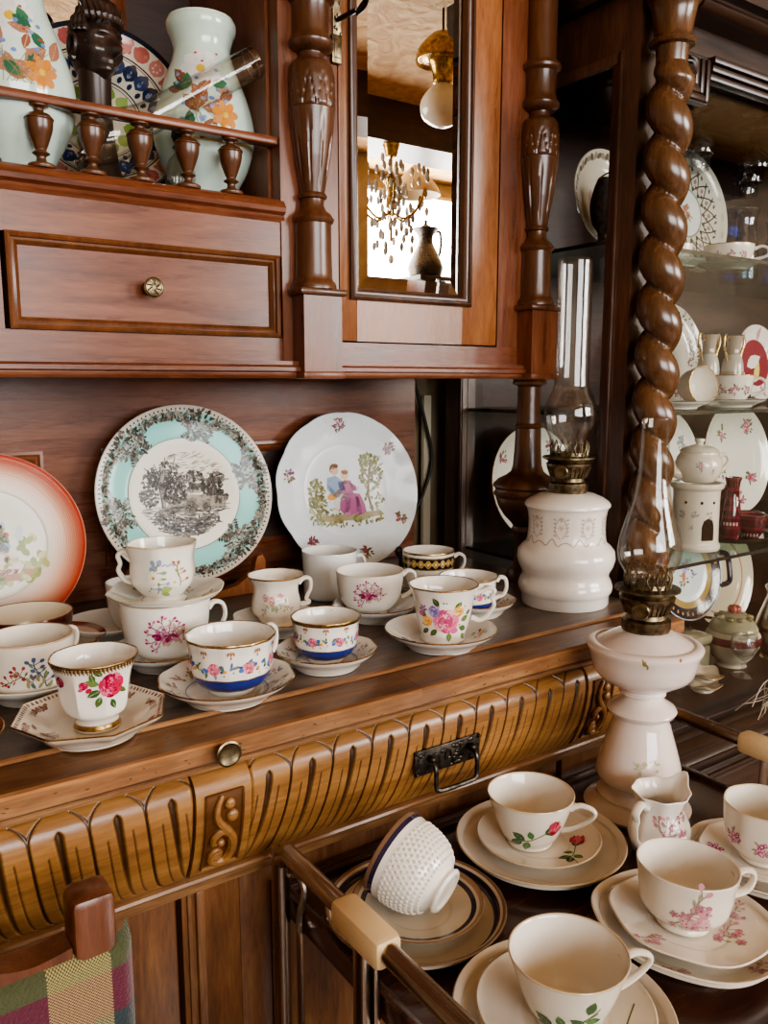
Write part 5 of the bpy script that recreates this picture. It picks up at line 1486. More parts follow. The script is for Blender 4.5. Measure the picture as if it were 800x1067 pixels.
t = thing('oil_lamp', 'pinkish opaline pedestal oil lamp with bulbous pointed chimney on the trolley', 'oil lamp', (.768,.583,TZ+.0004))
OP = lin('#e6d8d0')
sp_ = [(0,0),(.058,0),(.061,.003),(.0615,.006),(.058,.010),(.050,.014),(.047,.019),(.047,.022),(.043,.026),(.036,.030),(.0345,.034),(.0405,.037),(.0470,.042),(.0495,.050),(.0470,.062),(.0425,.080),(.0375,.098),(.0335,.113),(.0310,.121),(.0315,.124),(.0375,.128),(.0395,.1325),(.0375,.137),(.0305,.141),(.0245,.147),(.0225,.151),(.0265,.154),(.0265,.157),(.0245,.1595),(.0275,.162),(.0395,.168),(.0520,.177),(.0565,.184),(.0600,.198),(.0625,.2085),(.0650,.2125),(.0652,.2155),(.0630,.2185),(.0570,.2205),(.0535,.2190),(.0500,.2210),(.0420,.2265),(.0315,.2325),(.0265,.2350),(0,.2350)]
sp_ = [(r, z*.93) for r, z in sp_]
b = MB(); b.lathe(sp_, 72, col=OP)
a0 = face_cam((.768,.583))
P = Paint(b, lambda x, y, o: ((rad_at(sp_, y)+o*2)*math.cos(a0+x/max(rad_at(sp_, y), .03)), (rad_at(sp_, y)+o*2)*math.sin(a0+x/max(rad_at(sp_, y), .03)), y))
g = random.Random(2)
for k in range(9): P.leaf(.004+g.uniform(-.008,.008), .072+g.uniform(-.006,.004), .007, g.random()*6, g.choice([lin('#b4b690'), lin('#c4bf9c'), lin('#d3bda8')]))
for k in range(5): P.ell(.020+g.uniform(-.003,.003), .07+g.uniform(-.006,.006), .002, .0016, 0, lin('#c2c29a'), 7)
for k in range(6): P.leaf(.001+g.uniform(-.004,.004), .197+g.uniform(-.002,.002), .0055, g.random()*6, g.choice([lin('#7a7a48'), lin('#9a8a50')]))
P.ell(.040, .202, .0018, .0016, 0, lin('#b4685a'), 7); P.ell(.002,.1975,.0016,.0016,0,lin('#b08a4a'),7)
b.build('font', M['opal'], t)
burner(t, (0,0,.2182), 1.12)
chimney([(.0235,.268),(.0240,.280),(.0285,.289),(.0338,.299),(.0352,.311),(.0330,.327),(.0278,.346),(.0225,.365),(.0185,.386),(.0165,.410),(.0155,.445),(.0160,.4595)], .0013, t, (0,0,0))

# ================================================================ china on the trolley
GP, GS, GC = 'dinner plates on the trolley', 'saucers on the trolley', 'cups on the trolley'
TW = lin('#e2d8c9')
ZP = TZ+.0004
def tri(x, y, Rp, Rs, labs, pk, sk, soff=(0,0), tilt=None, ph=.018, sh=.016):
    Mt = Matrix.Translation((x, y, ZP))
    if tilt: Mt = Matrix.Translation((x, y, ZP+tilt[1])) @ Matrix.Rotation(tilt[0], 4, 'Y')
    def put(o, dx, dy, dz):
        o.matrix_world = Mt @ Matrix.Translation((dx, dy, dz)); o.rotation_euler = Mt.to_euler(); o.location = (Mt @ Vector((dx, dy, dz)))
    p = dish('dinner_plate', labs[0], (x, y, ZP), Rp, ph, foot=.58, well=.68, group=GP, catg='plate', **pk); put(p, 0, 0, 0)
    s = dish('saucer', labs[1], (x+soff[0], y+soff[1], ZP+.0064), Rs, sh, foot=.52, well=.50, group=GS, **sk); put(s, soff[0], soff[1], .0064)
    return put
SZ = .0064+.0062
# 1 navy rimmed set with the tipped cup
NV = lin('#2b2540'); BR = lin('#7a5e48')
tri(.4245,.5625,.0845,.0620,('dinner plate with navy and brown rim under the tipped cup','navy rimmed saucer with the tipped embossed cup lying on it'),
    dict(rings=[(.86,.925,NV),(.955,1.0,BR)], base=lin('#cbbfac'), rim=BR, mat='porc'), dict(rings=[(.80,.875,NV),(.92,1.0,lin('#a08468'))], base=lin('#cfc3b0'), rim=BR), (.002,-.001))
c1 = cup('teacup', 'white embossed cup with navy rim band tipped over on its saucer', (0,0,0), [(.0205,.0008),(.0220,.003),(.0205,.007),(.0260,.011),(.0345,.021),(.0390,.034),(.0405,.047),(.0425,.0640)],
    bands=[(.0500,.0506,lin('#d8ccba')),(.0560,.0605,NV),(.0605,.0640,BR)], rim=BR, base=lin('#efe9df'), group=GC, front=0, smooth=9)
# diamond relief as real geometry
me = c1.data
rb = MB()
pr_ = cat([(.0205,.007),(.0260,.011),(.0345,.021),(.0390,.034),(.0405,.047)], 6)
for j in range(9):
    z = .0135+j*.0042
    for k in range(44):
        a = 2*PI*(k+.5*(j % 2))/44; r = rad_at(pr_, z)
        rb.ball((r*math.cos(a), r*math.sin(a), z), .0017, .0017, .0019, 6, 4, lin('#efe9df'))
rb.build('embossed_diamonds', M['porc'], c1)
# lying: rim edge and foot edge touch the saucer, mouth towards the upper left, foot towards the viewer's right
c1.location = (.4235,.5655,ZP)
dirx = Vector((-.36,.93,0)).normalized()              # direction of the mouth on the saucer
ang = math.atan2(.0425-.0220, .0640-.003)
axis = (dirx*math.cos(ang)+Vector((0,0,math.sin(ang)))).normalized()
side = Vector((0,0,1)).cross(dirx).normalized(); upv = axis.cross(side)
Rm = Matrix((side, axis.cross(side), axis)).transposed()
c1.rotation_euler = Rm.to_euler()
low = min((Rm @ v.co).z for v in c1.data.vertices)
c1.location = Vector((.4285,.560,ZP+.0064+.0066-low))-Rm @ Vector((0,0,.030))+Vector((0,0,(Rm @ Vector((0,0,.030))).z))

# 2 rose cup
def rosebud(P, x, y, s, rot=0.0, red=True):
    c, q = math.cos(rot), math.sin(rot)
    T = lambda a, b: (x+(a*c-b*q)*s, y+(a*q+b*c)*s)
    G1, G2 = lin('#2f5a34'), lin('#44733f')
    P.stroke([T(-.014,-.004), T(0,-.002), T(.012,.003), T(.020,.006)], .0009*s, lin('#6a7a4a'))
    for a, b, l, an in ((-.004,-.002,.011,2.5),(-.006,-.003,.011,3.5),(-.002,-.003,.010,-1.9),(.001,-.001,.008,1.7)):
        p = T(a, b); P.leaf(p[0], p[1], l*s, an+rot, G1 if l > .0105 else G2, .62, lin('#7f9a66'))
    if red:
        k1, k2, k3 = lin('#8a1f35'), lin('#b23a50'), lin('#d0667a')
        for a, b, l, an, cc in ((.013,.004,.0125,.55,k1),(.014,.0025,.0125,.1,k2),(.0125,.0035,.0135,.33,k3),(.014,.0055,.0095,.75,k2),(.013,.002,.0085,-.25,k1)):
            p = T(a, b); P.leaf(p[0], p[1], l*s, an+rot, cc, .55)
        p = T(.011,.003); P.leaf(p[0], p[1], .006*s, .9+rot, G1, .4); P.leaf(p[0], p[1], .006*s, -.4+rot, G1, .4)
tri(.6035,.5790,.0900,.0660,('plain white dinner plate under the red rosebud cup','white saucer printed with a dark red rosebud beside its cup'),
    dict(base=TW, rim=lin('#cdb896')), dict(base=TW, rim=lin('#cdb896'), decor=lambda P, R: (rosebud(P, R*.52, -R*.30, 1.35, 1.05), P.stroke([(R*.55,-R*.5),(R*.62,-R*.78)], .0009, lin('#6a7a4a')))), (-.002,.001))
plain = [(.0235,.0008),(.0245,.003),(.0245,.006),(.0310,.016),(.0375,.034),(.0425,.052),(.0460,.0645)]
plain = [(r, z*.87) for r, z in plain]
cup('teacup', 'white cup with a red rosebud and loop handle standing at the back of the trolley', (.5945,.5860,ZP+SZ), plain, decor=lambda P, f: rosebud(P, .001, .0230, 1.45, .12),
    handle=[(.041,.045),(.052,.050),(.064,.0475),(.0665,.041),(.056,.030),(.044,.023),(.034,.0195)], hang=1.42, rim=lin('#cdb896'), base=TW, group=GC, hr=.0026)
# 5 front cup
tri(.4405,.3930,.0860,.0690,('plain dinner plate under the green leaf cup at the trolley front','white saucer under the green leaf cup, leaf print beside its handle'),
    dict(base=TW, rim=lin('#cdb896')), dict(base=TW, rim=lin('#cdb896'), decor=lambda P, R: rosebud(P, R*.60, -R*.15, 1.45, .9, False)), (.001,-.001))
cup('teacup', 'wide white cup with green rose leaves in front of the trolley plates', (.4410,.3900,ZP+SZ), plain, decor=lambda P, f: (rosebud(P, -.004, .0200, 1.5, .15, False), P.leaf(.016,.034,.014,1.2,lin('#2f5a34'),.62), P.leaf(.014,.026,.013,-.1,lin('#44733f'),.62), P.leaf(.014,.022,.013,2.6,lin('#2f5a34'),.6), P.stroke([(.008,.022),(.026,.038)], .0009, lin('#6a7a4a'))),
    handle=[(.041,.045),(.052,.050),(.064,.0475),(.0665,.041),(.056,.030),(.044,.023),(.034,.0195)], hang=1.95, rim=lin('#cdb896'), base=TW, group=GC, hr=.0026)
# 4 pink blossom cup
def bloss(P, x, y, s, sd, rot=.6):
    pk = [lin('#c98a96'), lin('#d8a4aa'), lin('#b4717e')]
    P.sprig(x-.012*s, y-.006*s, .034*s, rot, lin('#9a8a78'), pk, lin('#a5a58a'), sd, 8)
    g = random.Random(sd)
    for k in range(7): P.daisy(x+g.uniform(-.012,.014)*s, y+g.uniform(-.009,.010)*s, .0046*s, 5, g.choice(pk), lin('#8f4a5a'), .5, g.random())
tri(.6075,.4010,.0840,.0690,('dinner plate with pale sprigs tucked under the pink blossom cup','lobed saucer with pink blossom sprigs under the pink blossom cup'),
    dict(base=lin('#dcd2c2'), rim=lin('#d8c9b2'), rmod=lobes(6,.012), decor=lambda P, R: (bloss(P, R*.72, -R*.42, .7, 3), bloss(P, -R*.1, -R*.82, .7, 4, .1))), dict(base=lin('#e4dacb'), rim=lin('#e2d4c0'), rmod=lobes(6,.02), decor=lambda P, R: (bloss(P, R*.5, -R*.05, 1.0, 5), bloss(P, -R*.45, -R*.62, .8, 6, .2), bloss(P, R*.6, R*.45, .6, 7))), (.0,-.001), tilt=(math.radians(3.6), .0034))
Mt = Matrix.Translation((.6075,.4010,ZP+.0034)) @ Matrix.Rotation(math.radians(3.6), 4, 'Y')
lc = Mt @ Vector((-.0005,.005,SZ+.0002))
cup('teacup', 'white cup with a pink blossom branch and round foot at the trolley right', lc, [(.0210,.0008),(.0235,.002),(.0225,.0055),(.0210,.0075),(.0300,.011),(.0375,.019),(.0405,.031),(.0420,.044),(.0445,.0570)],
    decor=lambda P, f: (bloss(P, .012, .0275, 1.15, 9), bloss(P, .0, .024, .8, 11, .2)), handle=[(.0415,.047),(.049,.053),(.058,.0525),(.0605,.0455),(.055,.035),(.040,.029)], hang=1.95, rim=lin('#e4d8c8'), base=lin('#e4dacb'), rot=Mt.to_euler(), group=GC, rmod=lobes(8,.004), hr=.003)
# 6 right edge cup
tri(.7665,.4265,.0730,.0590,('dinner plate with faint sprigs at the right edge behind the creamer','saucer with magenta flowers at the right edge of the trolley'),
    dict(base=lin('#d9cfbf'), rim=lin('#d8c9b2'), rmod=lobes(8,.015), decor=lambda P, R: bloss(P, -R*.1, -R*.8, .8, 13)), dict(base=lin('#e4dacb'), rim=lin('#d8c4a8'), rmod=lobes(8,.02), decor=lambda P, R: (P.bouquet(-R*.72, -R*.1, .011, [lin('#a83a70'), lin('#c46a92'), lin('#8f2a60')], [lin('#9a8a8a')], 3, 10), P.bouquet(-R*.35, -R*.7, .010, [lin('#a83a70'), lin('#c46a92')], [lin('#9a8a8a')], 4, 9))))
cup('teacup', 'white cup with magenta flowers cut off by the right edge', (.7675,.4255,ZP+SZ), [(.0195,.0008),(.0210,.003),(.0200,.006),(.0275,.011),(.0350,.022),(.0385,.038),(.0400,.0620)],
    decor=lambda P, f: (P.bouquet(-.030, .034, .0125, [lin('#a83a70'), lin('#c46a92'), lin('#8f2a60')], [lin('#9a8a8a')], 3, 12), P.bouquet(.0, .030, .011, [lin('#a83a70'), lin('#c46a92')], [lin('#9a8a8a')], 5, 10)), rim=lin('#d8c4a8'), base=lin('#e4dacb'), group=GC,
    handle=[(.039,.050),(.047,.055),(.054,.050),(.053,.038),(.038,.026)], hang=1.9, rmod=lobes(8,.01))
# creamer
def crdec(P, f):
    for x in (.016,.024): bloss(P, x, .030, .8, int(x*1000), 1.4)
    P.sprig(.012,.044,.016,.3,lin('#b86a72'),[lin('#b8505e')],lin('#b87a80'),4,6); P.sprig(.020,.052,.014,-.8,lin('#b86a72'),[lin('#b8505e')],lin('#b87a80'),6,6)
cup('creamer', 'white lobed cream jug with pouring lip and curled handle on the trolley', (.709,.508,ZP), [(.0250,.0008),(.0265,.003),(.0285,.010),(.0315,.020),(.0310,.032),(.0265,.045),(.0240,.053),(.0260,.062),(.0300,.0700)],
    decor=crdec, handle=[(.0265,.060),(.035,.0645),(.0425,.058),(.0405,.049),(.043,.043),(.042,.030),(.036,.021),(.0305,.018)], hang=-.60, rim=None, base=lin('#efe8dd'), group=None, catg='creamer',
    rmod=lobes(8,.03), spout=(face_cam((.709,.508))+2.45,.008,.011), hr=.0036)

# ================================================================ niche above the drawer
NZf = NZ+.0005
MINT = lin('#cfe2d6'); MINT2 = lin('#dcebe0')
vp = [(r, z*.955) for r, z in [(.030,.0008),(.033,.003),(.034,.008),(.0400,.022),(.0520,.045),(.0605,.073),(.0620,.092),(.0575,.118),(.0485,.146),(.0400,.168),(.0352,.184),(.0345,.192),(.0375,.204),(.0412,.213),(.0420,.2205),(.0400,.2260)]]
def vdec(P, f, sd, dx):
    g = random.Random(sd); rb_ = [lin('#96604c'), lin('#b07c66'), lin('#7f5040'), lin('#bf9476')]; bl = [lin('#8aa4d8'), lin('#6f8ac4')]
    P.daisy(dx-.006, .148, .025, 9, lin('#f3f0ea'), lin('#e4b83a'), .52, .3)
    for k in range(14):
        x, y = dx+g.uniform(-.034,.034), g.uniform(.085,.135); P.leaf(x, y, g.uniform(.018,.031), g.random()*6, g.choice(rb_), .5, lin('#d0a078'))
    for k in range(5): P.leaf(dx+g.uniform(-.03,.034), g.uniform(.09,.15), .021, g.random()*6, g.choice([lin('#2f6a52'), lin('#3f7a58')]), .6)
    for k in range(18): P.ell(dx+g.uniform(-.036,.036), g.uniform(.085,.150), .0028, .0024, 0, g.choice(bl), 7)
    P.daisy(dx+.022, .094, .017, 7, lin('#d88a3a'), lin('#e8c050'), .5, .1)
    for k in range(8): P.stroke([(dx+g.uniform(-.02,.02), .080), (dx+g.uniform(-.034,.034), .115)], .0006, lin('#8a7a4a'))
    for k in range(6): P.ell(dx+g.uniform(-.03,.03), g.uniform(.1,.17), .002, .0015, 0, lin('#b0503c'), 6)
GV = 'pair of mint opaline vases'
for (x, y, dx, lab) in ((.4345,1.022,.004,'mint green opaline vase with painted daisy to the right in the gallery niche'), (.2105,1.0,.006,'mint green opaline vase cut off at the left in the gallery niche')):
    v = cup('vase', lab, (x, y, NZf), vp, th=.003, decor=lambda P, f, q=dx, s=int(x*100): vdec(P, f, s, q), rim=MINT2, base=MINT, inner=MINT2, group=GV, catg='vase', mat='opal', n=64, rimw=.002)
# patterned bowl standing behind
def spong(P, R):
    g = random.Random(4); pk = [lin('#b4605c'), lin('#c9807a')]; nv = [lin('#27304a'), lin('#3a4668')]; gr = [lin('#7a9a4a'), lin('#94ac62')]
    for k in range(26):
        a = 2*PI*k/26
        for q in range(6):
            b = a+g.uniform(-.09,.09); r = R*g.uniform(.80,.93); P.ell(r*math.cos(b), r*math.sin(b), .0042, .0028, a+g.random(), g.choice(pk), 7)
        P.ell(R*.865*math.cos(a), R*.865*math.sin(a), .0095, .0105, a, pk[k % 2], 10); [P.ell(R*(.865+.045*math.cos(w_))*math.cos(a+.045*math.sin(w_)), R*(.865+.045*math.cos(w_))*math.sin(a+.045*math.sin(w_)), .0019, .0014, w_, lin('#e2c4b8'), 6) for w_ in (0,1.05,2.1,3.15,4.2,5.25)]
        P.leaf(R*.54*math.cos(a), R*.54*math.sin(a), R*.2, a, nv[k % 2], .9); P.leaf(R*.575*math.cos(a), R*.575*math.sin(a), R*.09, a, lin('#8a96b4'), .6)
        P.ell(R*.52*math.cos(a+.12), R*.52*math.sin(a+.12), .004, .003, a, nv[0], 7)
        if k % 2: P.leaf(R*.26*math.cos(a), R*.26*math.sin(a), R*.17, a, gr[k % 4 // 2], .9)
o = dish('bowl', 'round bowl with sponged pink and navy bands standing behind the carved head', (0,0,0), .113, .035, foot=.4, well=.40, wellz=.006, decor=spong, base=lin('#ded6c2'), rings=[(.955,1,lin('#2a2c3c')),(.745,.762,lin('#2a2c3c')),(.725,.733,lin('#2a2c3c')),(.455,.468,lin('#2a2c3c')),(.43,.437,lin('#2a2c3c'))], rim=lin('#2a2c3c'), front=-PI/2, catg='bowl', n=80)
lean(o, .340, 1.138, NZ+.004, .113, -.2, .24)
# carved head
t = thing('carved_head', 'dark carved wooden head with braided hair between the two mint vases', 'sculpture', (.3135,1.050,NZf))
hd = MB()
yaw = face_cam((.3135,1.050))+.62         # faces towards the viewer's right
def headpt(u, v):
    th = 2*PI*u; ph = -PI/2+PI*v
    a = (th+PI) % (2*PI)-PI              # 0 = face
    rx, ry, rz = .033, .026, .040
    x, y, z = rx*math.cos(ph)*math.cos(a), ry*math.cos(ph)*math.sin(a), rz*math.sin(ph)
    G = lambda ca, cz, sa, sz_: math.exp(-((a-ca)/sa)**2-((z-cz)/sz_)**2)
    d = 1.25*(.0125*G(0,-.006,.20,.007)+.007*G(0,.003,.16,.010)+.0055*G(0,-.0195,.34,.0035)+.0055*G(0,-.0255,.32,.0035)-.0035*G(0,-.0225,.35,.0012))
    d += .0045*G(0,-.036,.40,.006)-.0055*(G(.42,.005,.22,.006)+G(-.42,.005,.22,.006))+.0035*(G(.42,.004,.16,.003)+G(-.42,.004,.16,.003))
    d += .004*(G(.4,.0125,.35,.003)+G(-.4,.0125,.35,.003))+.0035*(G(.75,-.008,.3,.008)+G(-.75,-.008,.3,.008))
    n = Vector((math.cos(a), math.sin(a), 0))
    p = Vector((x, y, z))+n*d
    if z < -.01: p.x -= .004*max(0, (-z-.01)/.03)*(1 if abs(a) > 1.2 else 0)
    return p
T_ = Matrix.Translation((0,0,.170)) @ Matrix.Rotation(yaw, 4, 'Z') @ Matrix.Rotation(.16, 4, 'Y')
hd.grid(64, 48, lambda u, v: tuple(T_ @ headpt(u, v)))
hd.lathe(cat([(.040,0),(.040,.004),(.034,.012),(.026,.030),(.0215,.055),(.0185,.085),(.0180,.115),(.0195,.150)], 5), 32, mat=Matrix.Rotation(yaw, 4, 'Z') @ Matrix.Translation((-.004,0,0)))
hd.lathe([(0,0),(.040,0)], 32)
hd.build('head', M['ebony'], t, sharp=0)
for s_ in (-1, 1):
    er = MB(); er.tube([tuple(T_ @ Vector((-.004+.007*math.cos(q), s_*.0275, -.004+.012*math.sin(q)))) for q in [i*PI/7 for i in range(14)]], .003, 8, closed=True).ball(tuple(T_ @ Vector((-.002,s_*.027,-.017))), .004, .003, .006, 8, 6)
    er.build('ear', M['ebony'], t)
hr_ = MB()
for k in range(9):                      # swept-up braids, each a twisted rope
    a = -1.15+k*2.3/8
    P_ = cat([(.030*math.cos(a*.9),.024*math.sin(a*.9),.022),(.020*math.cos(a),.024*math.sin(a),.040),(-.006,.016*math.sin(a),.054),(-.030,.010*math.sin(a),.062),(-.042,.006*math.sin(a),.080)], 6)
    hr_.tube([tuple(T_ @ Vector(p)) for p in P_], [.0045*(1+.22*math.cos(i*2.1)) for i in range(len(P_))], 8)
for k in range(16):
    a = 1.2+k*(2*PI-2.4)/15
    P_ = cat([(.031*math.cos(a),.0245*math.sin(a),.010),(.029*math.cos(a),.023*math.sin(a),.022),(.018*math.cos(a),.017*math.sin(a),.038),(-.02,.006*math.sin(a),.054)], 5)
    hr_.tube([tuple(T_ @ Vector(p)) for p in P_], [.0046*(1+.22*math.cos(i*2.1)) for i in range(len(P_))], 8)
for k in range(5): hr_.tube([tuple(T_ @ Vector((-.036+.020*math.cos(q),.017*math.sin(q),.070+k*.0085))) for q in [i*PI/8 for i in range(16)]], .0058, 8, closed=True)
hr_.build('braided_hair', M['ebony'], t)
# spare lamp chimney leaning across the niche
t = thing('lamp_chimney', 'clear glass lamp chimney leaning across the gallery against the right vase', 'glass chimney', (.268,.994,NZf))
Pv, Qv = Vector((.268,.994,NZf+.030)), Vector((.4665,.952,NZf+.154))
ax_ = (Qv-Pv); Ln = ax_.length; q_ = ax_.normalized().to_track_quat('Z', 'Y').to_matrix().to_4x4()
c_ = chimney([(.0205,0),(.0205,.018),(.025,.034),(.027,.050),(.0235,.070),(.0195,.088),(.0182,.11),(.018,Ln-.003),(.0182,Ln)], .0012, t, (0,0,0), 'tube')
c_.rotation_euler = q_.to_euler(); c_.location = Pv-Vector((.268,.994,NZf))
# small glass cruets behind the gallery
for x, y, r, lab in ((.387,.986,.017,'clear glass cruet with dark stopper behind the fourth visible baluster'), (.340,.999,.0175,'low round glass jar between the carved head and the third visible baluster')):
    t = thing('cruet' if r < .0172 else 'glass_jar', lab, 'glassware', (x, y, NZf))
    if r > .0172: t.scale = (1, 1, .56)
    chimney([(.003,.0012),(r*.92,.0012),(r,.006),(r*1.05,.024),(r*.8,.040),(r*.42,.048),(r*.40,.054)], .0012, t, (0,0,0), 'body', 28)
    MB().lathe([(0,.054),(r*.5,.055),(r*.3,.060),(r*.55,.067),(r*.5,.074),(0,.077)], 20, col=lin('#1c1a18') if r < .0172 else WHITE).build('stopper', M['ruby'] if r < .0172 else M['glass'], t)

# ================================================================ inside the display cabinet
SA, SBh, SCh, SF = .8925, 1.1465, 1.3985, .6255
GVP = 'plates inside the display cabinet'
def floral(cols, leafs, sd, pos, s=.02):
    def f(P, R):
        for i, (r, a) in enumerate(pos): P.bouquet(R*r*math.cos(a), R*r*math.sin(a), s, cols, leafs, sd+i, 9)
    return f
LF = [lin('#5f7a44'), lin('#7d9258'), lin('#4a6a40')]
FL = [lin('#b0607a'), lin('#c98a94'), lin('#8a4a5e')]
def vplate(lab, x, y, zb, R, decor=None, base=lin('#e9e4d8'), rim='gold', yaw=0.0, tilt=.16, rings=(), rmod=None, h=.016):
    o = dish('plate', lab, (0,0,0), R, h, foot=.55, well=.62, decor=decor, base=base, rim=rim, front=-PI/2, catg='plate', group=GVP, rings=rings, rmod=rmod)
    lean(o, x, y, zb+.004, R, yaw, tilt); return o
# lower glass shelf
vplate('white floral plate behind the turned support, seen through the cabinet side', 1.112, 1.125, SA, .108, floral(FL, LF, 3, [(.8,2.5),(.8,3.6),(.8,4.6),(.8,.9),(.8,5.6)], .016))
vplate('white plate with mauve sprays behind the teapot on the left', 1.458, 1.09, SA, .122, floral([lin('#8a86a4'), lin('#b09aa8'), lin('#7a8a8a')], [lin('#8a9a8a'), lin('#6a8a86')], 5, [(.7,1.9),(.7,.6),(.7,3.4),(.7,4.6)], .02), yaw=.05)
vplate('tall white plate with rose spray behind the teapot on the right', 1.728, 1.10, SA, .126, floral(FL+[lin('#c04a5a')], LF, 8, [(.55,2.2),(.7,.9),(.5,3.6),(.75,4.8),(.6,5.6)], .024))
vplate('white plate with pink border at the far right of the lower shelf', 1.99, 1.10, SA, .126, floral(FL, LF, 9, [(.75,2.4),(.75,1.6),(.75,3.2),(.75,.7)], .022))
# teapot on warmer
t = thing('teapot_warmer', 'cream ceramic warmer with arched opening under the teapot', 'teapot warmer', (1.312,.90,SA))
CRM = lin('#e6ddcb')
wp = cat([(.044,0),(.0455,.006),(.043,.012),(.0415,.018),(.0405,.07),(.041,.105),(.0455,.112),(.047,.118),(.045,.1215)], 5)
b = MB(); b.lathe([(0,0)]+wp+[(.040,.1205),(.0385,.110),(.0385,.02),(0,.02)], 56, col=CRM)
a0 = face_cam((1.312,.9))
P = Paint(b, lambda x, y, o: ((rad_at(wp, y)+o)*math.cos(a0+x/.041), (rad_at(wp, y)+o)*math.sin(a0+x/.041), y))
P.poly([(.012,.020),(.036,.020),(.036,.045),(.033,.056),(.024,.061),(.015,.056),(.012,.045)], lin('#2a2018'))
for x in (-.018,.010,.034): P.ell(x, .088, .0028, .0028, 0, lin('#241c16'), 10)
for x, c in ((-.024,0),(.0,1),(.026,0)): P.bouquet(x, .066, .009, [lin('#b58a9a'), lin('#9a7a8a'), lin('#c9a0a0')], [lin('#8a9a9a'), lin('#7a9a94')], int(x*1000)+60, 7)
P.bouquet(-.006, .044, .006, [lin('#6a9aa0'), lin('#7aa0a4')], [lin('#7a9a94')], 5, 5)
b.build('warmer_body', M['porc'], t)
t = thing('teapot', 'small cream teapot with pink flower sitting on its warmer', 'teapot', (1.312,.90,SA+.1222))
tp = cat([(.026,0),(.030,.003),(.038,.014),(.0415,.028),(.039,.042),(.034,.050),(.033,.054)], 5)
b = MB(); b.lathe([(0,0)]+tp+[(.031,.053),(0,.050)], 48, col=CRM)
P = Paint(b, lambda x, y, o: ((rad_at(tp, y)+o)*math.cos(a0+x/.040), (rad_at(tp, y)+o)*math.sin(a0+x/.040), y))
P.bouquet(.004, .030, .011, [lin('#b57a8a'), lin('#c99aa4')], [lin('#8a9a8a')], 4, 10); P.bouquet(.026,.022,.007,[lin('#a58a9a')],[lin('#8a9a8a')],6,5)
b.build('pot_body', M['porc'], t)
sd = a0-1.05
b = MB().tube(cat([(.034*math.cos(sd),.034*math.sin(sd),.014),(.048*math.cos(sd),.048*math.sin(sd),.020),(.054*math.cos(sd),.054*math.sin(sd),.036),(.060*math.cos(sd),.060*math.sin(sd),.050)], 5), [.0105-.0055*i/15 for i in range(16)], 12, col=CRM).build('spout', M['porc'], t)
b = MB().tube(cat([(-.034*math.cos(sd),-.034*math.sin(sd),.046),(-.052*math.cos(sd),-.052*math.sin(sd),.048),(-.058*math.cos(sd),-.058*math.sin(sd),.034),(-.040*math.cos(sd),-.040*math.sin(sd),.014)], 6), .0038, 10, col=CRM).build('handle', M['porc'], t)
MB().lathe(cat([(.0335,.0545),(.034,.056),(.026,.062),(.012,.066),(.006,.069),(.009,.074),(.008,.078)], 4)+[(0,.079)], 36, col=CRM).build('lid', M['porc'], t)
# ruby glass on a dark tray
o = MB().lathe([(0,0),(.085,0),(.090,.004),(.092,.009),(.088,.0095),(.084,.004),(0,.0035)], 48, col=lin('#1c1212'), sy=.8).build('tray', M['ruby'], None, (1.475,.92,SA))
tag(o, 'dark oval tray under the ruby glass on the lower glass shelf', 'tray')
RB = lin('#4a0a1c'); RB2 = lin('#6a1428')
def ruby(name, lab, x, y, prof, cat_='glassware', dec=True):
    b = MB(); pp = cat(prof, 6)
    b.lathe([(0,0)]+pp+[(max(.002, pp[-1][0]-.002), pp[-1][1]), (max(.002, pp[-1][0]*.6), pp[-1][1]*.7), (0, pp[-1][1]*.6)], 36, cols=lambda k, r, z: RB if int(z*160) % 3 else RB2)
    P = Paint(b, lambda u, v, o: ((rad_at(pp, v)+o)*math.cos(face_cam((x, y))+u/max(.012, rad_at(pp, v))), (rad_at(pp, v)+o)*math.sin(face_cam((x, y))+u/max(.012, rad_at(pp, v))), v))
    if dec:
        for k in range(5): P.ell(-.012+.006*k, pp[len(pp)//3][1], .0022, .004, 0, lin('#c9a0a0'), 7)
    o = b.build(name, M['ruby'], None, (x, y, SA+.004)); return tag(o, lab, cat_, 'ruby glass set')
ruby('vase', 'slim ruby glass vase with flared neck right of the warmer', 1.432, .905, [(.016,0),(.0175,.004),(.0185,.030),(.016,.060),(.0125,.085),(.0125,.105),(.0165,.118)])
ruby('tumbler', 'ruby glass tumbler half hidden behind the slim vase', 1.442, .945, [(.018,0),(.020,.01),(.0215,.06),(.021,.085),(.022,.098)])
ruby('bowl', 'small ruby glass bowl at the front of the tray', 1.470, .885, [(.012,0),(.016,.004),(.024,.018),(.028,.036),(.030,.046)])
ruby('bowl', 'small ruby glass bowl at the right edge of the tray', 1.527, .925, [(.012,0),(.016,.004),(.022,.016),(.026,.034),(.027,.040)])
# brass dishes by the column
for k, z in enumerate((0,)):
    t = thing('brass_cup', 'tarnished brass footed dish behind the twisted column', 'dish', (1.150,.875,SA))
    MB().lathe([(0,0),(.022,0),(.022,.003),(.008,.008),(.006,.018),(.014,.023),(.027,.030),(.029,.033),(.026,.032),(.010,.026),(0,.025)], 32).build('bowl', M['brassb'], t)
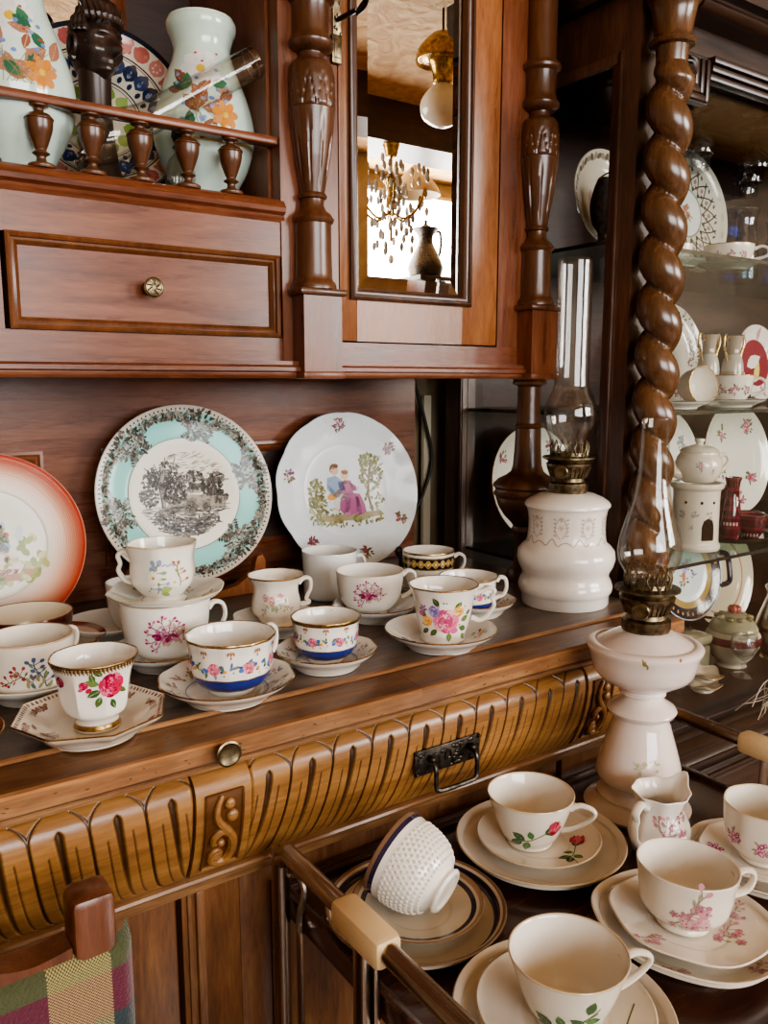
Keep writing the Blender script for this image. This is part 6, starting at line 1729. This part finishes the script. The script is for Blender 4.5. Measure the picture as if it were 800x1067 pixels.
# middle shelf
def lace(P, R):
    g = random.Random(9)
    for k in range(240):
        a = g.random()*2*PI; r = R*g.uniform(.62,.96); P.ell(r*math.cos(a), r*math.sin(a), .0036, .0016, g.random()*3, g.choice([lin('#4a4440'), lin('#6a625a'), lin('#8a8278')]), 6)
    P.bouquet(-R*.2, R*.2, R*.3, [lin('#a59a90'), lin('#8f9aa0'), lin('#b0a8a0')], [lin('#a0a49a')], 4, 14)
vplate('pierced lace patterned plate on the middle shelf beside the twisted column', 1.50, 1.12, SBh, .103, lace, base=lin('#c9c4ba'), rim=lin('#e0dacc'))
def redp(P, R):
    for k in range(14):
        a = 2*PI*k/14; P.leaf(R*.6*math.cos(a), R*.6*math.sin(a), R*.38, a, lin('#c99a9a') if k % 2 else lin('#efe6dc'), .4)
    P.leaf(-R*.4, -R*.1, R*.7, .4, lin('#efe8e0'), .5); P.leaf(-R*.1, -R*.5, R*.6, 1.1, lin('#e6d27a'), .4)
vplate('crimson centred plate with striped rim at the right of the middle shelf', 1.795, 1.105, SBh, .086, redp, base=lin('#efe9e0'), rings=[(0,.62,lin('#8a2036'))], rim=lin('#d8cfc2'))
for x, y, lab in ((1.470,1.0,'slender two handled amphora vase, the one nearer the column'), (1.553,1.0,'slender two handled amphora vase, the one nearer the crimson plate')):
    t = thing('amphora_vase', lab, 'vase', (x, y, SBh), group='amphora vases on the middle shelf')
    MB().lathe([(0,0)]+cat([(.014,0),(.012,.006),(.010,.012),(.019,.034),(.022,.062),(.019,.088),(.0125,.104),(.014,.124),(.020,.138)], 5)+[(.0175,.137),(.010,.110),(0,.10)], 36, cols=lambda k, r, z: lin('#b9b4a8') if .07 < z < .1 else lin('#a39888')).build('body', M['porc'], t)
    for s_ in (-1, 1):
        MB().tube(cat([(s_*.015,0,.128),(s_*.030,0,.140),(s_*.034,0,.122),(s_*.026,0,.104),(s_*.021,0,.088)], 6), .0026, 8, col=lin('#b08a4a')).build('handle', M['gold'], t)
def vcup(lab, x, y, z, R, H, hang=1.6, dec=True, sau=None, slab=None, col=lin('#efeae0')):
    zz = z+.0004
    if sau: dish('saucer', slab, (x, y, zz), sau, .014, base=col, rim='gold', group='saucers inside the display cabinet', rings=()); zz += .0062
    return cup('teacup', lab, (x, y, zz), [(R*.55,.0008),(R*.6,.003),(R*.62,.005),(R*.85,H*.35),(R*.96,H*.7),(R,H)], decor=(lambda P, f: [P.bouquet(dx, H*.5, H*.24, FL, LF, int(dx*999)+50, 8) for dx in (-.018,.004,.026)]) if dec else None,
        handle=[(R*.95,H*.8),(R*1.25,H*.9),(R*1.5,H*.75),(R*1.45,H*.45),(R*.88,H*.3)], hang=hang, base=col, group='cups inside the display cabinet')
vcup('white rose cup with handle on the middle shelf in front of the amphora vases', 1.408, .905, SBh, .037, .052, 1.6, True, .060, 'white saucer under the middle shelf rose cup with handle')
vcup('white rose cup further back on the middle shelf', 1.385, 1.005, SBh, .034, .050, -1.6)
for x, y, lab, r, yw in ((1.262,.905,'white cup lying on its side on the middle shelf near the column', .032, .3),):
    o = cup('teacup', lab, (0,0,0), [(r*.5,.0008),(r*.55,.003),(r*.85,.018),(r*.97,.036),(r,.048)], rim='gold', base=lin('#efeae0'), group='cups inside the display cabinet', front=0)
    o.rotation_euler = (PI/2-.12, 0, yw-.5); o.location = (x, y, SBh+.036)
dish('saucer', 'white saucer at the left front of the middle shelf', (1.232,.892,SBh+.0004), .052, .013, base=lin('#efeae0'), group='saucers inside the display cabinet')
# upper shelf
def filig(P, R):
    for k in range(18):
        a = 2*PI*k/18
        for s_ in (-1, 1):
            P.stroke([(R*r*math.cos(a+s_*(r-.42)*1.1), R*r*math.sin(a+s_*(r-.42)*1.1)) for r in (.42,.5,.6,.7,.78)], .0026, lin('#3a3a36'))
        [P.leaf(R*rr*math.cos(a+.17*q), R*rr*math.sin(a+.17*q), .011, a+q, lin('#5a5a50'), .5) for rr, q in ((.5,1),(.68,0),(.72,1))]
        P.ell(R*.6*math.cos(a), R*.6*math.sin(a), .0052, .0044, a, lin('#9a7a7a'), 7); P.leaf(R*.43*math.cos(a), R*.43*math.sin(a), .010, a, lin('#4a5248'), .5)
        P.ell(R*.9*math.cos(a), R*.9*math.sin(a), .0090, .0034, a+PI/2, lin('#b8ae9a'), 8)
    P.bouquet(0, 0, R*.2, [lin('#b0705a'), lin('#c08a72')], [lin('#8a9a7a')], 5, 9)
vplate('pierced basketweave plate with floral centre on the top shelf', 1.455, 1.065, SCh, .122, filig, base=lin('#c4c0b2'), rings=[(0,.38,lin('#d6d8d4')),(.38,.41,lin('#8a8a80'))], rim=lin('#a89c84'))
vplate('grey bordered plate with a castle print seen through the cabinet side', 1.088, .955, SCh, .080, lambda P, R: ([P.ell(R*.87*math.cos(a*PI/24), R*.87*math.sin(a*PI/24), .0062, .0040, a, lin('#6a6258') if a % 2 else lin('#9a9284'), 7) for a in range(48)], [P.poly([(x,-.02),(x+.012,-.02),(x+.012,h_),(x+.006,h_+.010),(x,h_)], lin('#b09a94')) for x, h_ in ((-.035,.006),(-.02,.0),(-.005,.012),(.012,.002),(.026,.008))]), base=lin('#d2cbbb'), rim=lin('#8a8276'))
for x, y, h_, lab in ((1.026,.893,.100,'dark pointed metal goblet nearest the side pane on the top shelf'), (1.076,.884,.104,'dark pointed metal goblet behind the corner post on the top shelf')):
    t = thing('goblet', lab, 'goblet', (x, y, SCh), group='dark goblets on the top shelf')
    MB().lathe([(0,0)]+cat([(.024,0),(.024,.003),(.010,.008),(.009,.02),(.018,.035),(.022,.06),(.017,.085),(.011,h_)], 5)+[(.008,h_),(.006,.09),(0,.08)], 28).build('body', M['iron'], t)
    MB().tube([(.012*math.cos(a/6),.012*math.sin(a/6),h_-.02+.001*a) for a in range(38)], .0014, 6, col=WHITE).build('gilt_band', M['gold'], t)
vcup('wide flowered teacup with handle on the top shelf', 1.448, .955, SCh, .045, .040, 1.5, True, .056, 'white saucer under the wide flowered teacup on the top shelf')
dish('saucer', 'white saucer next to the column on the top shelf', (1.335,.985,SCh+.0004), .050, .013, base=lin('#efeae0'), group='saucers inside the display cabinet')
vcup('small flowered cup standing on the saucer next to the column on the top shelf', 1.335, .985, SCh+.0062, .026, .036, -1.6)
for x, y, h_, lab in ((1.645,1.06,.15,'tall blue glass vase added for a pane reflection, on the top shelf behind the flowered teacup'), (1.735,1.02,.13,'shorter blue glass vase added for a pane reflection, at the right of the top shelf')):  # vases added to stand in for a blue reflection on the door pane
    t = thing('added_glass_vase', lab, 'vase', (x, y, SCh+.0004), group='blue vases added for a pane reflection')
    chimney([(.004,.001),(.034,.001),(.038,.02),(.036,.07),(.030,h_*.8),(.036,h_)], .002, t, (0,0,0), 'body', 32).data.materials[0] = M['blue_reflection']
rng = random.Random(8)
for k in range(9):
    x, y = 1.40+.062*k, 1.00+.05*(k % 3)
    t = thing('hanging_goblet' if False else 'crystal_goblet', 'cut crystal goblet hanging upside down from the cabinet top rack', 'glassware', (x, y, 1.715), group='crystal goblets under the cabinet top')
    h_ = .105+.010*(k % 3)
    MB().lathe([(r, -z) for r, z in cat([(.030,0),(.028,.003),(.006,.010),(.005,.05),(.008,.065),(.022,.078),(.028,.09),(.027,h_)], 5)]+[(.025,-h_),(.025,-.09),(.004,-.072)], 16).build('body', M['crystal'], t)
MB().box(1.36,1.96,.975,1.125,1.714,1.7148).build('goblet_rack', M['inner'], VC)
# cabinet floor
def navyd(P, R):
    P.bouquet(.004, .012, R*.23, [lin('#6a5a94'), lin('#8a76b0'), lin('#a594c0')], LF, 3, 8); P.bouquet(-.010, -.012, R*.18, [lin('#c0622e'), lin('#d07a44')], LF, 5, 8); P.bouquet(.020,-.006,R*.12,[lin('#8a76b0')],LF,7,5)
    for k in range(36):
        a = 2*PI*k/36
        P.ell(R*.86*math.cos(a), R*.86*math.sin(a), .004, .0028, a, lin('#c09a5a'), 7); P.ell(R*.86*math.cos(a), R*.86*math.sin(a), .0018, .0014, a, lin('#b0605a'), 6)
t_ = dish('tray', 'oval navy bordered tray painted with purple and orange flowers under the glass shelf', (0,0,0), .098, .014, foot=.5, well=.55, decor=navyd, base=lin('#dfe6e6'), rings=[(.60,.74,lin('#a5894a')),(.74,.96,lin('#1d2238'))], rim='gold', front=-PI/2, catg='tray')
lean(t_, 1.475, 1.03, SF+.075, .098, -.1, .2)
for s_ in (-1, 1): MB().tube(cat([(s_*.088,.035,.010),(s_*.118,.030,.012),(s_*.124,0,.012),(s_*.118,-.030,.012),(s_*.088,-.035,.010)], 6), .006, 8, col=lin('#1d2238')).build('handle', M['porc'], t_)
t = thing('display_stand', 'dark easel holding the navy flowered tray', 'stand', (1.475,1.045,SF))
q = MB()
for s_ in (-1, 1): q.tube([(s_*.05,-.055,.0765),(s_*.05,-.005,.071),(s_*.05,.012,.0),(s_*.035,.045,.15)], .0035, 8)
q.build('frame', M['iron'], t)
vplate('pale lace edged plate low behind the pink lamp', 1.375, 1.10, SF, .105, lambda P, R: [P.ell(R*.88*math.cos(a*PI/30), R*.88*math.sin(a*PI/30), .004, .003, a, lin('#c4bca8'), 7) for a in range(60)], base=lin('#dcdad2'), rim=lin('#b9b09a'))
vplate('cream rimmed plate behind the navy tray at the right', 1.70, 1.10, SF, .12, None, base=lin('#d6c9ae'), rings=[(.70,.74,lin('#b08a6a'))])
vplate('white fluted plate at the left under the glass shelf', 1.150, 1.075, SF, .10, floral(FL, LF, 23, [(.7,.5),(.7,1.5),(.7,2.6)], .014), base=lin('#d2d8dc'), rim=None)
t = thing('sugar_bowl', 'lidded cream and wine red sugar bowl with a rose finial on the cabinet floor', 'sugar bowl', (1.497,.925,SF))
MB().lathe([(0,0)]+cat([(.030,0),(.028,.006),(.040,.02),(.052,.045),(.054,.062),(.048,.074)], 5)+[(.045,.073),(0,.07)], 40, cols=lambda k, r, z: lin('#6a2030') if .050 < z < .066 else lin('#b9b29c')).build('body', M['porc'], t)
b = MB().lathe(cat([(.048,.0745),(.046,.082),(.036,.096),(.018,.107),(.008,.110)], 4)+[(0,.111)], 36, col=lin('#9a967c'))
for k in range(9):
    a = k*2*PI/9; b.ball((.030*math.cos(a), .030*math.sin(a), .100), .009, .009, .005, 8, 6, lin('#7a7a50') if k % 2 else lin('#a09a7a'))
ld = b.build('lid', M['porc'], t)
b = MB()
for k in range(7): b.ball((.007*math.cos(k*.9), .007*math.sin(k*.9), .116), .007, .007, .008, 8, 6, lin('#9a4a44') if k % 2 else lin('#b86a5e'))
b.build('rose_finial', M['porc'], ld)
t = thing('trinket_box', 'olive grey rectangular porcelain box beside the sugar bowl', 'box', (1.385,.965,SF))
MB().box(-.052,.052,-.034,.034,.0,.052,lin('#8a846c'),bev=.008).build('box_body', M['porc'], t)
MB().box(-.055,.055,-.037,.037,.0525,.074,lin('#989276'),bev=.009).build('lid', M['porc'], t)
t = thing('wine_glass', 'small stemmed glass with red band in front of the sugar bowl', 'glassware', (1.452,.872,SF+.0004))
MB().lathe([(0,0),(.022,0),(.022,.0015),(.004,.005),(.003,.03)]+cat([(.006,.034),(.020,.045),(.026,.062),(.023,.082)], 5)+[(.022,.082),(.0245,.062),(.018,.046),(0,.036)], 32).build('glass', M['crystal'], t)
for x, y, z, tl, lab in ((1.318,.868,SF+.0004,0,'small cream lobed dish with orange flower on the cabinet floor, lower of the two'), (1.320,.872,SF+.0178,.16,'small cream lobed dish with orange flower, tilted on top of the other')):
    o = dish('bonbon_dish', lab, (x, y, z), .034, .017, foot=.5, well=.4, base=lin('#cdbfa8'), rim='gold', rmod=lobes(5,.10,.004,.018), group=None, catg='dish', decor=lambda P, R: P.bouquet(0, -.002, .011, [lin('#c0622e'), lin('#b0583a'), lin('#d08a5a')], [lin('#a09a6a')], 4, 9))
    if tl: o.rotation_euler = (tl, .05, 0); o.location = (x, y, z+.004)
# silver cruet at the far right
t = thing('silver_pot', 'tall silver pot at the right end of the cabinet floor', 'pot', (1.615,.90,SF))
MB().lathe([(0,0)]+cat([(.030,0),(.026,.008),(.038,.03),(.042,.07),(.030,.11),(.022,.135),(.028,.15),(.012,.165),(.006,.18)], 5)+[(0,.184)], 36).build('body', M['tubing'], t)
MB().tube(cat([(.028,-.0,.135),(.06,-.0,.13),(.066,0,.09),(.040,0,.05)], 6), .005, 8).build('handle', M['iron'], t)

# dried grass on the trolley's right grip, and a wooden bowl edge beyond
t = thing('dried_grass', 'pale dried grass wisps hanging over the right trolley grip', 'dried grass', (.957,.515,.80))
g = random.Random(6); b = MB()
for k in range(26):
    x0, z0 = .02+g.random()*.02, g.uniform(-.008,.02); L_ = g.uniform(.02,.07); up_ = g.uniform(.0,.03); y0 = g.uniform(-.015,.015)
    b.tube(cat([(.045, y0*.3, -.01+z0*.3), (x0, y0, z0), (x0-L_*.5, y0*1.5, z0+up_), (x0-L_*.9, y0*1.8+g.uniform(-.01,.01), z0+up_*.8), (x0-L_*1.15, y0*2+g.uniform(-.01,.01), z0+up_*.3-g.random()*.02)], 4), [.0007]*17, 4, col=mixc(lin('#b9ab95'), lin('#75695a'), g.random()))
o = b.build('wisps', M['paint'], t); o['kind'] = 'stuff'
MB().tube(cat([(.055,0,-.05), (.050,0,-.02), (.040,0,0)], 4), .006, 8, col=lin('#8a7a62')).build('bound_stems', M['paint'], t)
sc.view_settings.view_transform = 'AgX'
sc.view_settings.look = 'AgX - Medium High Contrast'
sc.view_settings.exposure = .84
sc.cycles.max_bounces = 8; sc.cycles.diffuse_bounces = 3; sc.cycles.glossy_bounces = 4; sc.cycles.transparent_max_bounces = 16; sc.cycles.transmission_bounces = 4
sc.cycles.caustics_reflective = False; sc.cycles.caustics_refractive = False
